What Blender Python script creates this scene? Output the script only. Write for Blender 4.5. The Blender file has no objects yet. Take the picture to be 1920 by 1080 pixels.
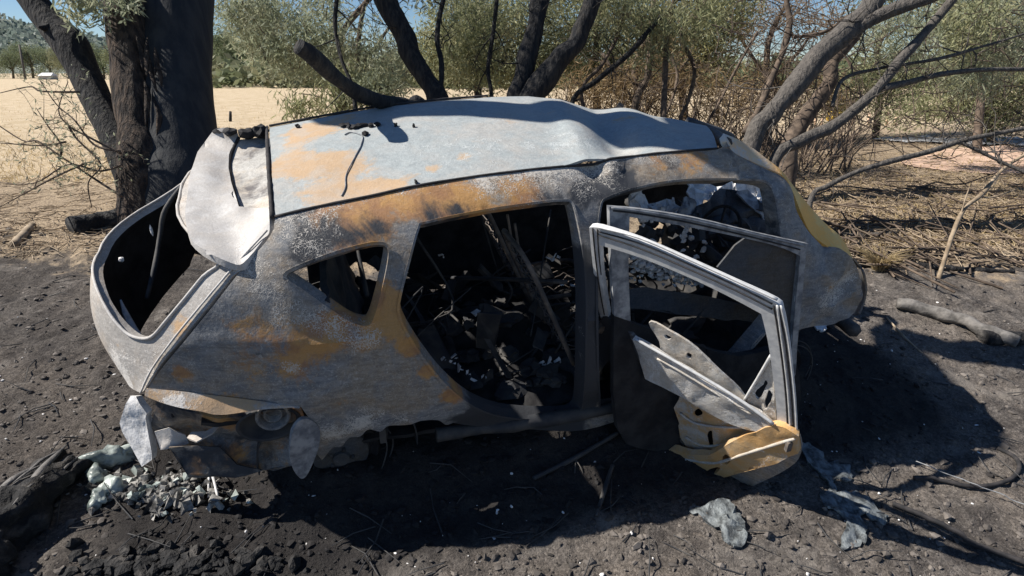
import bpy, bmesh, math, random
import numpy as np
from mathutils import Matrix, Vector
from mathutils.geometry import delaunay_2d_cdt
random.seed(7); RNG = np.random.default_rng(11)
sc = bpy.context.scene
COL = sc.collection
A = np.array
# ------------------------------------------------------------------ camera
# The wreck is modelled in its own frame (X forward, Y to its left, Z up); it rests on a slope.
F = 1125.0                                     # focal length in pixels of a 1920 wide frame
CAMC = A([0.85, -3.0, 2.31])                   # camera in the wreck's frame
def rot(a, b, c):
    ca, sa, cb, sb, cc, sn = np.cos(a), np.sin(a), np.cos(b), np.sin(b), np.cos(c), np.sin(c)
    f = A([ca*cb, sa*cb, -sb]); r0 = A([sa, -ca, 0.]); u0 = np.cross(r0, f)
    return A([cc*r0 + sn*u0, -sn*r0 + cc*u0, f])
R_ = math.radians
RC = rot(R_(71), R_(28.3), R_(2.2))            # wreck frame -> camera rows
RW = rot(R_(71), R_(20.1), R_(0.0))            # world -> camera rows
M = RW.T @ RC                                  # wreck frame -> world
CAMW = M @ CAMC
cd = bpy.data.cameras.new('camera'); cam = bpy.data.objects.new('camera', cd); COL.objects.link(cam)
cd.sensor_width = 36; cd.lens = F/1920*36; cd.clip_start = 0.05; cd.clip_end = 5000
mw = np.eye(4); mw[:3, 0] = RW[0]; mw[:3, 1] = RW[1]; mw[:3, 2] = -RW[2]; mw[:3, 3] = CAMW
cam.matrix_world = Matrix(mw.tolist()); sc.camera = cam
# ------------------------------------------------------------------ light
SUNC = A([-1.0, .5, 1.0]); SUNW = M @ SUNC; SUNW /= np.linalg.norm(SUNW)
sd = bpy.data.lights.new('sun', 'SUN'); sd.energy = 4.8; sd.angle = R_(.53); sd.color = (1, .94, .85)
so = bpy.data.objects.new('sun', sd); COL.objects.link(so)
so.rotation_euler = Vector(SUNW.tolist()).to_track_quat('Z', 'Y').to_euler()
w = bpy.data.worlds.new('World'); sc.world = w; w.use_nodes = True
nt = w.node_tree; nt.nodes.clear()
sky = nt.nodes.new('ShaderNodeTexSky'); sky.sky_type = 'NISHITA'; sky.sun_disc = False
sky.sun_elevation = math.asin(SUNW[2]); sky.sun_rotation = math.atan2(SUNW[0], SUNW[1])
sky.air_density = 1.0; sky.dust_density = .0; sky.ozone_density = 6.0; sky.altitude = 1500
bg = nt.nodes.new('ShaderNodeBackground'); bg.inputs[1].default_value = .060
wo = nt.nodes.new('ShaderNodeOutputWorld')
nt.links.new(sky.outputs[0], bg.inputs[0]); nt.links.new(bg.outputs[0], wo.inputs[0])
vs = sc.view_settings; vs.view_transform = 'Standard'; vs.look = 'None'; vs.gamma = 1; vs.use_curve_mapping = False
vs.exposure = 0.66

# ------------------------------------------------------------------ geometry helpers
def ray(px, py, R=RC):
    return A([(px-960)/F, (540-py)/F, 1.]) @ R
def at(px, py, Y, ax=1):                       # point in the wreck's frame on the plane coordinate[ax] = Y
    d = ray(px, py); t = (Y - CAMC[ax])/d[ax]; return CAMC + t*d
def W(px, py, depth):                          # world point at a distance in front of the camera
    return CAMW + ray(px, py, RW)*depth
def proj(P):                                   # wreck frame -> pixels
    d = (np.atleast_2d(P)-CAMC) @ RC.T
    return np.c_[960+F*d[:, 0]/d[:, 2], 540-F*d[:, 1]/d[:, 2]]
def hsh(i, j, k, s):
    n = (i*374761393 + j*668265263 + k*1274126177 + s*362437) & 0xffffffff
    n = ((n ^ (n >> 13))*1274126177) & 0xffffffff
    n = ((n ^ (n >> 16))*2246822519) & 0xffffffff
    return ((n ^ (n >> 15)) & 0xffff)/65535.0*2-1
def vnoise(P, s=0):
    P = np.atleast_2d(P); i = np.floor(P).astype(np.int64); f = P-i; f = f*f*(3-2*f); r = 0
    for a in (0, 1):
        for b in (0, 1):
            for c in (0, 1):
                wt = (f[:, 0] if a else 1-f[:, 0])*(f[:, 1] if b else 1-f[:, 1])*(f[:, 2] if c else 1-f[:, 2])
                r = r+wt*hsh(i[:, 0]+a, i[:, 1]+b, i[:, 2]+c, s)
    return r
def fbm(P, o=4, s=0, g=.5):
    P = np.atleast_2d(P); r = 0; a = 1
    for k in range(o): r = r+a*vnoise(P*2**k, s+k); a *= g
    return r
def sstep(a, b, x): t = np.clip((x-a)/(b-a), 0, 1); return t*t*(3-2*t)
def cr(pts, n=5, closed=True):
    """Catmull-Rom through points; a repeated point is a sharp corner."""
    P = [A(p, float) for p in pts]; N = len(P); out = []
    for i in range(N if closed else N-1):
        p0, p1, p2, p3 = (P[(i-1) % N] if closed or i else P[0]), P[i], P[(i+1) % N], \
                         (P[(i+2) % N] if closed or i < N-2 else P[-1])
        if np.allclose(p1, p2): continue
        for k in range(n):
            t = k/n
            out.append(.5*((2*p1)+(-p0+p2)*t+(2*p0-5*p1+4*p2-p3)*t*t+(-p0+3*p1-3*p2+p3)*t**3))
    if not closed: out.append(P[-1])
    return A(out)
def inpoly(pts, loops):
    x, y = pts[:, 0], pts[:, 1]; c = np.zeros(len(pts), bool)
    for L in loops:
        a = L; b = np.roll(L, -1, 0)
        for (x1, y1), (x2, y2) in zip(a, b):
            if y1 == y2: continue
            m = ((y1 > y) != (y2 > y)) & (x < (x2-x1)*(y-y1)/(y2-y1)+x1); c ^= m
    return c
def tri2d(loops, step):
    """triangulate a region with holes on a regular inner grid"""
    allp = np.concatenate(loops); lo, hi = allp.min(0), allp.max(0)
    gx, gy = np.meshgrid(np.arange(lo[0], hi[0], step), np.arange(lo[1], hi[1], step))
    gx = gx+(np.arange(gx.shape[0]) % 2)[:, None]*step*.5
    g = np.c_[gx.ravel(), gy.ravel()]; g = g[inpoly(g, loops)]
    if len(g):
        d = np.full(len(g), 9e9)
        for p in allp: d = np.minimum(d, ((g-p)**2).sum(1))
        g = g[d > (step*.45)**2]
    pts = [Vector(map(float, p)) for p in np.concatenate([allp, g])] if len(g) else [Vector(map(float, p)) for p in allp]
    ed = []; o = 0
    for L in loops:
        n = len(L); ed += [(o+i, o+(i+1) % n) for i in range(n)]; o += n
    v, e, f, *_ = delaunay_2d_cdt(pts, ed, [], 0, 1e-7)
    v = A([tuple(p) for p in v]); f = [t for t in f]
    cen = A([v[list(t)].mean(0) for t in f]); ok = inpoly(cen, loops)
    return v, [tuple(t) for t, k in zip(f, ok) if k]
def mesh(name, V, Fc, mat, parent=None, smooth=True, attrs=None, thick=0, off=-1):
    me = bpy.data.meshes.new(name); me.from_pydata([tuple(map(float, p)) for p in V], [], [tuple(map(int, q)) for q in Fc])
    me.update()
    if mat is not None:
        for m_ in (mat if isinstance(mat, (list, tuple)) else [mat]): me.materials.append(m_)
    if smooth: me.polygons.foreach_set('use_smooth', [True]*len(me.polygons))
    if attrs:
        for k, a in attrs.items():
            at_ = me.attributes.new(k, 'FLOAT', 'POINT'); at_.data.foreach_set('value', A(a, dtype=np.float32))
    o = bpy.data.objects.new(name, me); COL.objects.link(o)
    if parent is not None: o.parent = parent
    if thick:
        md = o.modifiers.new('s', 'SOLIDIFY'); md.thickness = thick; md.offset = off; md.use_rim = True
        if isinstance(mat, (list, tuple)): md.material_offset = 1
        es = o.modifiers.new('e', 'EDGE_SPLIT'); es.split_angle = math.radians(38)
    return o
def tag(o, label=None, cat=None, group=None, kind=None):
    if label: o['label'] = label
    if cat: o['category'] = cat
    if group: o['group'] = group
    if kind: o['kind'] = kind
    return o
def empty(name, label, cat, loc=(0, 0, 0), group=None):
    o = bpy.data.objects.new(name, None); o.empty_display_size = .1; COL.objects.link(o); o.location = tuple(map(float, loc))
    return tag(o, label, cat, group)
def tps(xy, val):
    xy = A(xy, float); s = 100.
    def U(r2): return np.where(r2 > 0, r2*np.log(r2+1e-12), 0)
    n = len(xy); q = xy/s
    K = U(((q[:, None]-q[None])**2).sum(2))+np.eye(n)*1e-3; Pm = np.c_[np.ones(n), q]
    Lm = np.zeros((n+3, n+3)); Lm[:n, :n] = K; Lm[:n, n:] = Pm; Lm[n:, :n] = Pm.T
    c = np.linalg.solve(Lm, np.r_[val, np.zeros(3)])
    return lambda X: U(((A(X)[:, None]/s-q[None])**2).sum(2)) @ c[:n] + np.c_[np.ones(len(X)), A(X)/s] @ c[n:]
def tube(path, rad, n=8, rough=0., seed=0, cap=True, freq=6., ov=1.0, res=0):
    """tube along a path; returns V, F. rad per point"""
    P = A(path, float); r = np.broadcast_to(A(rad, float), (len(P),)).copy()
    if res:
        Q = cr([tuple(p)+(q,) for p, q in zip(P, r)], res, False); P, r = Q[:, :3], Q[:, 3]
    T = np.gradient(P, axis=0); T /= np.linalg.norm(T, axis=1)[:, None]+1e-9
    u = np.cross(T[0], [0, 0, 1.] if abs(T[0, 2]) < .9 else [1., 0, 0]); u /= np.linalg.norm(u); V = []
    for i in range(len(P)):
        u = u-T[i]*(u@T[i]); u /= np.linalg.norm(u)+1e-9; v = np.cross(T[i], u)
        an = np.linspace(0, 2*np.pi, n, endpoint=False)
        dirs = np.cos(an)[:, None]*u+np.sin(an)[:, None]*v*ov
        V.append(P[i]+dirs*r[i])
    V = np.concatenate(V)
    if rough:
        C = np.repeat(P, n, 0); d = V-C; rr = np.linalg.norm(d, axis=1)[:, None]+1e-9
        V = C+d*(1+rough*fbm(V*freq, 3, seed)[:, None])
    Fc = [(i*n+j, i*n+(j+1) % n, (i+1)*n+(j+1) % n, (i+1)*n+j) for i in range(len(P)-1) for j in range(n)]
    if cap: Fc += [tuple(range(n))[::-1], tuple((len(P)-1)*n+j for j in range(n))]
    return V, Fc
def join(parts):
    V = []; Fc = []; o = 0
    for v, f in parts:
        v = A(v, float)
        if not len(v): continue
        V.append(v); Fc += [tuple(i+o for i in q) for q in f]; o += len(v)
    return np.concatenate(V), Fc
def box(c, s, R=None, jit=0):
    v = A([(x, y, z) for x in (-1, 1) for y in (-1, 1) for z in (-1, 1)], float)*A(s)/2
    if jit: v += RNG.normal(0, jit, v.shape)
    if R is not None: v = v @ A(R).T
    return v+A(c), [(0, 1, 3, 2), (4, 6, 7, 5), (0, 4, 5, 1), (2, 3, 7, 6), (0, 2, 6, 4), (1, 5, 7, 3)]
def randrot():
    q = RNG.normal(size=4); q /= np.linalg.norm(q); a, b, c, d = q
    return A([[1-2*(c*c+d*d), 2*(b*c-a*d), 2*(b*d+a*c)], [2*(b*c+a*d), 1-2*(b*b+d*d), 2*(c*d-a*b)], [2*(b*d-a*c), 2*(c*d+a*b), 1-2*(b*b+c*c)]])

def lump(c, r, seed, sub=2, amp=.35, fr=2.):
    bm = bmesh.new(); bmesh.ops.create_icosphere(bm, subdivisions=sub, radius=1)
    V = A([v.co[:] for v in bm.verts]); Fc = [tuple(v.index for v in f.verts) for f in bm.faces]; bm.free()
    V = V*(1+amp*fbm(V*fr+seed*7.3, 3, seed)[:, None]); return V*A(r)+A(c), Fc

# ------------------------------------------------------------------ materials
class NT:
    def __init__(s, name):
        s.m = bpy.data.materials.new(name); s.m.use_nodes = True; s.t = s.m.node_tree; s.t.nodes.clear()
        s.out = s.n('ShaderNodeOutputMaterial'); s.b = s.n('ShaderNodeBsdfPrincipled'); s.l(s.b.outputs[0], s.out.inputs[0])
        s.tc = s.n('ShaderNodeTexCoord')
    def n(s, t): return s.t.nodes.new(t)
    def l(s, a, b): s.t.links.new(a, b)
    def put(s, sock, v):
        if hasattr(v, 'is_output') or isinstance(v, bpy.types.NodeSocket): s.l(v, sock)
        elif isinstance(v, (tuple, list)): sock.default_value = (*v, 1) if len(v) == 3 and len(sock.default_value) == 4 else v
        else: sock.default_value = v
    def noise(s, scale, detail=4, rough=.55, vec=None, sc3=None, dist=0., kind='Object'):
        n = s.n('ShaderNodeTexNoise'); v = vec or s.tc.outputs[kind]
        if sc3:
            mp = s.n('ShaderNodeMapping'); mp.inputs['Scale'].default_value = sc3; s.l(v, mp.inputs[0]); v = mp.outputs[0]
        s.l(v, n.inputs['Vector']); n.inputs['Scale'].default_value = scale; n.inputs['Detail'].default_value = detail
        n.inputs['Roughness'].default_value = rough; n.inputs['Distortion'].default_value = dist
        return n.outputs[0]
    def ramp(s, v, a, b, lo=0., hi=1.):
        n = s.n('ShaderNodeMapRange'); n.interpolation_type = 'SMOOTHSTEP'; s.put(n.inputs[0], v)
        n.inputs[1].default_value = a; n.inputs[2].default_value = b; n.inputs[3].default_value = lo; n.inputs[4].default_value = hi
        return n.outputs[0]
    def mix(s, f, a, b):
        n = s.n('ShaderNodeMix'); n.data_type = 'RGBA'; s.put(n.inputs[0], f); s.put(n.inputs[6], a); s.put(n.inputs[7], b)
        return n.outputs[2]
    def math(s, op, a, b=0.):
        n = s.n('ShaderNodeMath'); n.operation = op; s.put(n.inputs[0], a); s.put(n.inputs[1], b); return n.outputs[0]
    def attr(s, name):
        n = s.n('ShaderNodeAttribute'); n.attribute_name = name; return n.outputs['Fac']
    def bump(s, h, st=.4, d=.01):
        n = s.n('ShaderNodeBump'); n.inputs['Strength'].default_value = st; n.inputs['Distance'].default_value = d
        s.l(h, n.inputs['Height']); s.l(n.outputs[0], s.b.inputs['Normal'])
    def fin(s, col, rough=.7, metal=0., spec=.4):
        s.put(s.b.inputs['Base Color'], col); s.put(s.b.inputs['Roughness'], rough); s.put(s.b.inputs['Metallic'], metal)
        s.b.inputs['Specular IOR Level'].default_value = spec; return s.m
def simple(name, c1, c2, scale=6., rough=.8, bump=.4, bd=.01, metal=0., sc3=None, lo=.35, hi=.65, detail=6):
    t = NT(name); n = t.noise(scale, detail, .6, sc3=sc3); t.bump(n, bump, bd)
    return t.fin(t.mix(t.ramp(n, lo, hi), c1, c2), rough, metal)
def burnt(name, grey, brown, rust1, rust2, ashc, sootc, rust_bias=0., ash_bias=0., soot_bias=0., rough=.62, rmax=.8, fill=0.):
    t = NT(name)
    big = t.noise(3.1, 5, .6, dist=.6); mid = t.noise(11, 6, .65, dist=.4); fine = t.noise(70, 5, .7); fine2 = t.noise(160, 3, .7)
    c = t.mix(t.ramp(t.math('ADD', t.math('MULTIPLY', big, .6), t.math('MULTIPLY', mid, .4)), .42, .6), grey, brown)
    gr = t.ramp(t.noise(26, 9, .72, dist=1.6), .34, .64, 0., 1.); st = t.ramp(t.noise(9, 7, .7, sc3=(1, 1, 5.), dist=1.), .40, .62, 0., 1.)
    c = t.mix(t.math('MULTIPLY', gr, .6), c, t.mix(.55, c, sootc)); c = t.mix(t.math('MULTIPLY', st, .35), c, t.mix(.6, c, ashc))
    c = t.mix(t.ramp(t.noise(48, 8, .78, dist=2.2), .52, .62, 0., .45), c, ashc)
    # rust
    rsrc = t.math('ADD', t.math('ADD', t.math('MULTIPLY', mid, .45), t.math('MULTIPLY', t.noise(4.7, 6, .62, dist=.8), .55)), t.math('MULTIPLY', t.attr('rust'), .42))
    n24 = t.noise(24, 8, .75, dist=1.2)
    rm = t.ramp(t.math('ADD', rsrc, t.math('ADD', t.math('MULTIPLY', t.math('SUBTRACT', fine, .5), .22), t.math('MULTIPLY', t.math('SUBTRACT', n24, .5), .42))), .64-rust_bias, .82-rust_bias)
    rc = t.mix(t.ramp(t.noise(8, 6, .6, dist=.5), .42, .62), rust1, rust2)
    c = t.mix(t.math('MULTIPLY', rm, rmax), c, rc)
    # soot
    sm = t.ramp(t.math('ADD', t.noise(5.3, 6, .65, dist=.7), t.math('MULTIPLY', t.attr('soot_shade'), .45)), .66-soot_bias, .86-soot_bias)
    c = t.mix(sm, c, sootc)
    # ash: crackled flecks
    vo = t.n('ShaderNodeTexVoronoi'); vo.feature = 'DISTANCE_TO_EDGE'; vo.inputs['Scale'].default_value = 80
    wv = t.n('ShaderNodeVectorMath'); wv.operation = 'ADD'; t.l(t.tc.outputs['Object'], wv.inputs[0])
    nz = t.n('ShaderNodeTexNoise'); nz.inputs['Scale'].default_value = 30; t.l(t.tc.outputs['Object'], nz.inputs['Vector'])
    sv = t.n('ShaderNodeVectorMath'); sv.operation = 'SCALE'; sv.inputs['Scale'].default_value = .05; t.l(nz.outputs['Color'], sv.inputs[0])
    t.l(sv.outputs[0], wv.inputs[1]); t.l(wv.outputs[0], vo.inputs['Vector'])
    crack = t.ramp(vo.outputs['Distance'], .0, .16, 1., 0.)
    am = t.math('ADD', t.math('MULTIPLY', t.attr('ash'), .5), t.math('MULTIPLY', t.noise(6.5, 6, .7, dist=1.), 1.))
    am1 = t.ramp(t.math('ADD', t.math('ADD', am, t.math('MULTIPLY', crack, .22-fill)), t.math('MULTIPLY', t.math('SUBTRACT', fine, .5), .14)), .90-ash_bias-fill, 1.04-ash_bias-fill)
    am2 = t.math('MULTIPLY', am1, t.ramp(fine, .3, .56, .25, 1.))
    c = t.mix(am2, c, ashc)
    # speckle
    c = t.mix(t.ramp(fine2, .3, .7, 0., .35), c, t.mix(.5, c, sootc))
    # solid chalky white where the paint burnt to ash
    c = t.mix(t.math('MULTIPLY', t.ramp(t.attr('white'), .1, .7), t.ramp(t.math('ADD', mid, t.math('MULTIPLY', fine, .5)), .48, .78, 1., .5)), c, (.56, .55, .54))
    h = t.math('ADD', t.math('MULTIPLY', mid, 1.2), t.math('ADD', t.math('MULTIPLY', fine, .5), t.math('MULTIPLY', am2, .35)))
    t.bump(h, .55, .006)
    return t.fin(c, rough, .0, .25)
M_ROOF = burnt('roof_steel', (.35, .39, .40), (.43, .42, .395), (.58, .33, .12), (.54, .38, .24), (.50, .53, .53), (.15, .16, .17), 0.02, -.02, -.08, .75, .62, .1)
M_SIDE = burnt('side_steel', (.195, .205, .22), (.31, .245, .175), (.56, .29, .08), (.40, .19, .07), (.62, .58, .52), (.05, .053, .06), .04, .03, .03, .65)
M_TAIL = burnt('tailgate_steel', (.34, .32, .30), (.44, .37, .30), (.55, .34, .16), (.50, .33, .18), (.75, .72, .68), (.22, .21, .20), .0, .03, -.06, .65, .8, .12)
M_DOOR = burnt('door_steel', (.52, .51, .48), (.58, .49, .38), (.62, .34, .10), (.58, .38, .18), (.76, .75, .73), (.14, .13, .13), .0, .02, -.05, .6, .85, .12)
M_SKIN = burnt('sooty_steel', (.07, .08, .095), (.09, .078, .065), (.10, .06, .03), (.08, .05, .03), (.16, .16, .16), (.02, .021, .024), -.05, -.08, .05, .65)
M_DARK = simple('char_black', (.012, .012, .014), (.035, .034, .035), 9, .9, .6, .02)
M_BARE = simple('bare_burnt_steel', (.09, .08, .075), (.22, .18, .15), 14, .7, .5, .006)
M_DARK2 = simple('sooty_metal', (.03, .033, .04), (.085, .08, .075), 7, .75, .6, .01, .1)
M_WHITE = simple('white_ash', (.55, .54, .53), (.80, .79, .78), 22, .9, .7, .01, lo=.3, hi=.6)
M_ALLOY = simple('bright_frame', (.52, .53, .54), (.70, .70, .69), 30, .55, .2, .003, .1, lo=.3, hi=.7)
M_GREY = simple('grey_trim', (.14, .15, .17), (.36, .37, .38), 18, .6, .35, .005, .2)
M_GLASS = simple('slumped_glass', (.10, .125, .12), (.42, .47, .44), 9, .35, .6, .02, lo=.35, hi=.6)
M_MELT = simple('melted_alloy', (.05, .056, .06), (.23, .255, .265), 26, .6, 1., .015, .2)
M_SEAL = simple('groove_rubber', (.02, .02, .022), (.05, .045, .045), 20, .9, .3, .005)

# ------------------------------------------------------------------ terrain
NW = M @ A([0, 0, 1.]); FWD = A([RW[2, 0], RW[2, 1]]); FWD /= np.linalg.norm(FWD); RGT = A([RW[0, 0], RW[0, 1]])
ZF = CAMW[2]-1.42
def terrain(x, y, fine=True):
    x = A(x, float); y = A(y, float)
    d = (x-CAMW[0])*FWD[0]+(y-CAMW[1])*FWD[1]; r = (x-CAMW[0])*RGT[0]+(y-CAMW[1])*RGT[1]
    zp = -(NW[0]*x+NW[1]*y)/NW[2]
    zf = ZF-np.clip(d-30, 0, 400)*.004
    k = .22; h = np.clip(.5+.5*(zf-zp)/k, 0, 1); z = zf*(1-h)+zp*h-k*h*(1-h)
    lo = -1.1; h = np.clip(.5+.5*(z-lo)/.3, 0, 1); z = lo*(1-h)+z*h+.3*h*(1-h)*.0
    xc = M[0, 0]*x+M[1, 0]*y+M[2, 0]*zp; yc = M[0, 1]*x+M[1, 1]*y+M[2, 1]*zp      # place in the wreck's frame
    z = z+.13*np.exp(-((np.abs(yc+.02)-.70)/.20)**2)*sstep(.35, .7, xc)*sstep(3.9, 3.4, xc)+.05*sstep(.75, .5, np.abs(yc))*sstep(.3, .6, xc)*sstep(3.6, 3.2, xc)
    P = np.c_[x.ravel(), y.ravel(), np.zeros(x.size)]
    n = fbm(P*.9+5, 2, 3).reshape(x.shape)*.025
    if fine:
        b = fbm(P*5., 4, 9, .6).reshape(x.shape)
        near = 1-sstep(5, 11, np.hypot(d-3.5, r*.7))
        n = n+near*b*.016+near*np.maximum(fbm(P*13., 3, 21, .6).reshape(x.shape), 0)*.017
    return z+n
def ground_many(px, py):
    D = np.stack([(px-960)/F, (540-py)/F, np.ones(len(px))], 1) @ RW; lo = np.full(len(px), .5); hi = np.full(len(px), 400.); t = lo.copy(); hit = np.zeros(len(px), bool)
    for _ in range(700):                       # march out, then bisect
        P = CAMW+D*t[:, None]; below = P[:, 2] < terrain(P[:, 0], P[:, 1], False); new = below & ~hit; hi[new] = t[new]; hit |= below
        lo = np.where(hit, lo, t); t = np.where(hit, t, t*1.012)
    for _ in range(18):
        m = (lo+hi)/2; P = CAMW+D*m[:, None]; b = P[:, 2] < terrain(P[:, 0], P[:, 1], False); hi = np.where(b, m, hi); lo = np.where(b, lo, m)
    P = CAMW+D*hi[:, None]; P[:, 2] = terrain(P[:, 0], P[:, 1], False); return P
def ground(px, py, lift=0.):
    d = ray(px, py, RW); lo, hi = .5, 400.
    for n in (500, 60, 60):
        t = np.geomspace(lo, hi, n); P = CAMW+d*t[:, None]; b = np.argmax(P[:, 2] < terrain(P[:, 0], P[:, 1], False)); lo, hi = t[max(b-1, 0)], t[b]
    p = CAMW+d*hi; return A([p[0], p[1], float(terrain(p[:1], p[1:2], False)[0])+lift])
def gz(p, lift=0.): return A([p[0], p[1], float(terrain(A([p[0]]), A([p[1]]), False)[0])+lift])

def ground_mat():
    t = NT('burnt_earth'); mp = t.n('ShaderNodeMapping'); mp.vector_type = 'POINT'
    ang = math.atan2(FWD[0], FWD[1])
    sp = t.n('ShaderNodeSeparateXYZ'); geo = t.n('ShaderNodeNewGeometry')
    # distance away from the wreck, along and across
    def dotv(vx, vy, off):
        n = t.n('ShaderNodeVectorMath'); n.operation = 'DOT_PRODUCT'; t.l(geo.outputs['Position'], n.inputs[0]); n.inputs[1].default_value = (vx, vy, 0)
        return t.math('ADD', n.outputs['Value'], off)
    d = dotv(FWD[0], FWD[1], -(CAMW[0]*FWD[0]+CAMW[1]*FWD[1])); r = dotv(RGT[0], RGT[1], -(CAMW[0]*RGT[0]+CAMW[1]*RGT[1]))
    P = geo.outputs['Position']
    n1 = t.noise(1.3, 6, .62, P, dist=.5); n2 = t.noise(7, 7, .68, P); n3 = t.noise(45, 6, .72, P); n4 = t.noise(190, 3, .7, P); n0 = t.noise(.5, 3, .5, P)
    char = t.mix(t.ramp(n2, .38, .62), (.115, .102, .094), (.27, .242, .218))
    char = t.mix(t.ramp(n1, .42, .66), char, (.29, .25, .215))
    char = t.mix(t.ramp(n3, .36, .60, 0., .85), char, t.mix(.6, char, (.02, .019, .018)))
    char = t.mix(t.ramp(t.noise(110, 5, .75, P), .40, .60, 0., .45), char, (.02, .018, .018))
    char = t.mix(t.ramp(t.noise(16, 7, .7, P, dist=1.), .60, .70, 0., .7), char, (.24, .20, .165))
    char = t.mix(t.ramp(n4, .64, .74, 0., .7), char, (.34, .31, .28))
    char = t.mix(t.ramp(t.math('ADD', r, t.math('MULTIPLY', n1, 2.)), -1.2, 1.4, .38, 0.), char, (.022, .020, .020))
    char = t.mix(t.ramp(t.noise(2.2, 5, .6, P, dist=1.5), .56, .68, 0., .5), char, (.27, .245, .22))
    char = t.mix(t.ramp(t.math('ADD', t.attr('soot_shade'), t.math('MULTIPLY', t.math('SUBTRACT', n2, .5), .8)), .15, .75, 0., .85), char, (.020, .019, .020))  # painted darkening round the wreck, imitating its deep shade
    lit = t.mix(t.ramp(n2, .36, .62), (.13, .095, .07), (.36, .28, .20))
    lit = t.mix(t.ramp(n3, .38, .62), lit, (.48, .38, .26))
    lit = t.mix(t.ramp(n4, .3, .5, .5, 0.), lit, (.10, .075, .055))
    straw = t.mix(t.ramp(n1, .35, .65), (.56, .45, .31), (.47, .37, .24))
    straw = t.mix(t.ramp(t.noise(3., 6, .65, P, sc3=(1, 1, 1)), .42, .60, 0., .75), straw, (.64, .53, .38))
    straw = t.mix(t.ramp(n3, .42, .62, 0., .5), straw, (.36, .27, .16))
    wob = t.math('MULTIPLY', t.math('SUBTRACT', n1, .5), 3.2); wob2 = t.math('MULTIPLY', t.math('SUBTRACT', n2, .5), 1.8)
    dd = t.math('ADD', t.math('ADD', d, wob), wob2)
    # the scorched patch reaches farther on the right
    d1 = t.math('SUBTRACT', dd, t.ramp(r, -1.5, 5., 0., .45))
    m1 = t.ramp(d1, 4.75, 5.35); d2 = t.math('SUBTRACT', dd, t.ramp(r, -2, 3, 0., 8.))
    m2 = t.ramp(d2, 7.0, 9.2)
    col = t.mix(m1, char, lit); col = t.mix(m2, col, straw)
    farm = t.ramp(d, 25, 70, 0., .5)
    col = t.mix(farm, col, (.54, .44, .30))
    h = t.math('ADD', t.math('MULTIPLY', n2, 1.), t.math('ADD', t.math('MULTIPLY', n3, .55), t.math('MULTIPLY', n4, .2)))
    t.bump(h, .9, .03)
    return t.fin(col, .95, 0., .15)
M_GROUND = ground_mat()
def axis(lo, hi, s0, g, c):
    out = [c]; s = s0; x = c
    while x < hi: x += s; out.append(x); s = s*g if x > c+4.2 else s0
    s = s0; x = c; l = []
    while x > lo: x -= s; l.append(x); s = s*g if x < c-4.2 else s0
    return A(l[::-1]+out)
def soot_shade_at(V):
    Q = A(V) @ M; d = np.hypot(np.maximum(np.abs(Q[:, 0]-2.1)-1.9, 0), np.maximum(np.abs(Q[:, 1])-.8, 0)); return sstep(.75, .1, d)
def build_ground():
    a = axis(-1500, 1500, .03, 1.09, .6); b = axis(-40, 2600, .03, 1.085, 3.0)
    aa, bb = np.meshgrid(a, b); X = CAMW[0]+RGT[0]*aa+FWD[0]*bb; Y = CAMW[1]+RGT[1]*aa+FWD[1]*bb
    Z = terrain(X, Y); na = len(a); nb = len(b)
    V = np.c_[X.ravel(), Y.ravel(), Z.ravel()]
    i = np.arange(nb-1)[:, None]*na+np.arange(na-1)[None]; i = i.ravel()
    xc, yc = (V @ M)[:, 0], (V @ M)[:, 1]      # black ring painted in to deepen the wreck's shade on the ground
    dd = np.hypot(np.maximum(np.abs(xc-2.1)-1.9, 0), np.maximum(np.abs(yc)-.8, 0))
    tag(mesh('ground', V, np.c_[i, i+1, i+na+1, i+na], M_GROUND, attrs={'soot_shade': sstep(.75, .1, dd)}), kind='structure')
build_ground()

# ================================================================== THE WRECK
car = empty('burnt_car', 'burnt-out hatchback shell, rusty and ash grey, with its near side doors hanging open', 'car')
car.matrix_world = Matrix(np.vstack([np.c_[M, [0, 0, 0]], [0, 0, 0, 1]]).tolist())
BLOBS = []                                      # stains: (kind, centre, radius xyz, strength) in the wreck's frame
def stain(kind, px, py, Y, r, s=1., ax=1):
    BLOBS.append((kind, at(px, py, Y, ax), A(r if hasattr(r, '__len__') else (r, r, r), float), s))
def stains(V, extra=None, only=None):
    V = A(V); o = {k: np.zeros(len(V)) for k in ('rust', 'ash', 'soot_shade', 'white')}
    for k, c, r, s in BLOBS:
        d = (((V-c)/r)**2).sum(1); o[k] += s*np.exp(-d)
    if extra:
        for k, v in extra.items(): o[k] += v
    return o
ROOFPX = [(516, 408), (600, 388), (690, 370), (780, 350), (900, 331), (1000, 319), (1060, 313), (1110, 310), (1145, 299), (1190, 294), (1250, 287), (1345, 280)]
RN = A([at(x, y, -.55) for x, y in ROOFPX])
FARPX = [(505, 238, .52), (640, 213, .5), (740, 197, .5), (840, 187, .5), (920, 182, .5), (990, 181, .5), (1050, 187, .49), (1110, 206, .48), (1150, 207, .47), (1200, 214, .42), (1255, 221, .3), (1320, 236, .08)]
FN = A([at(x, y, Y) for x, y, Y in FARPX])
def lerp1(x, xs, ys): return np.interp(x, xs, ys)
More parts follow.
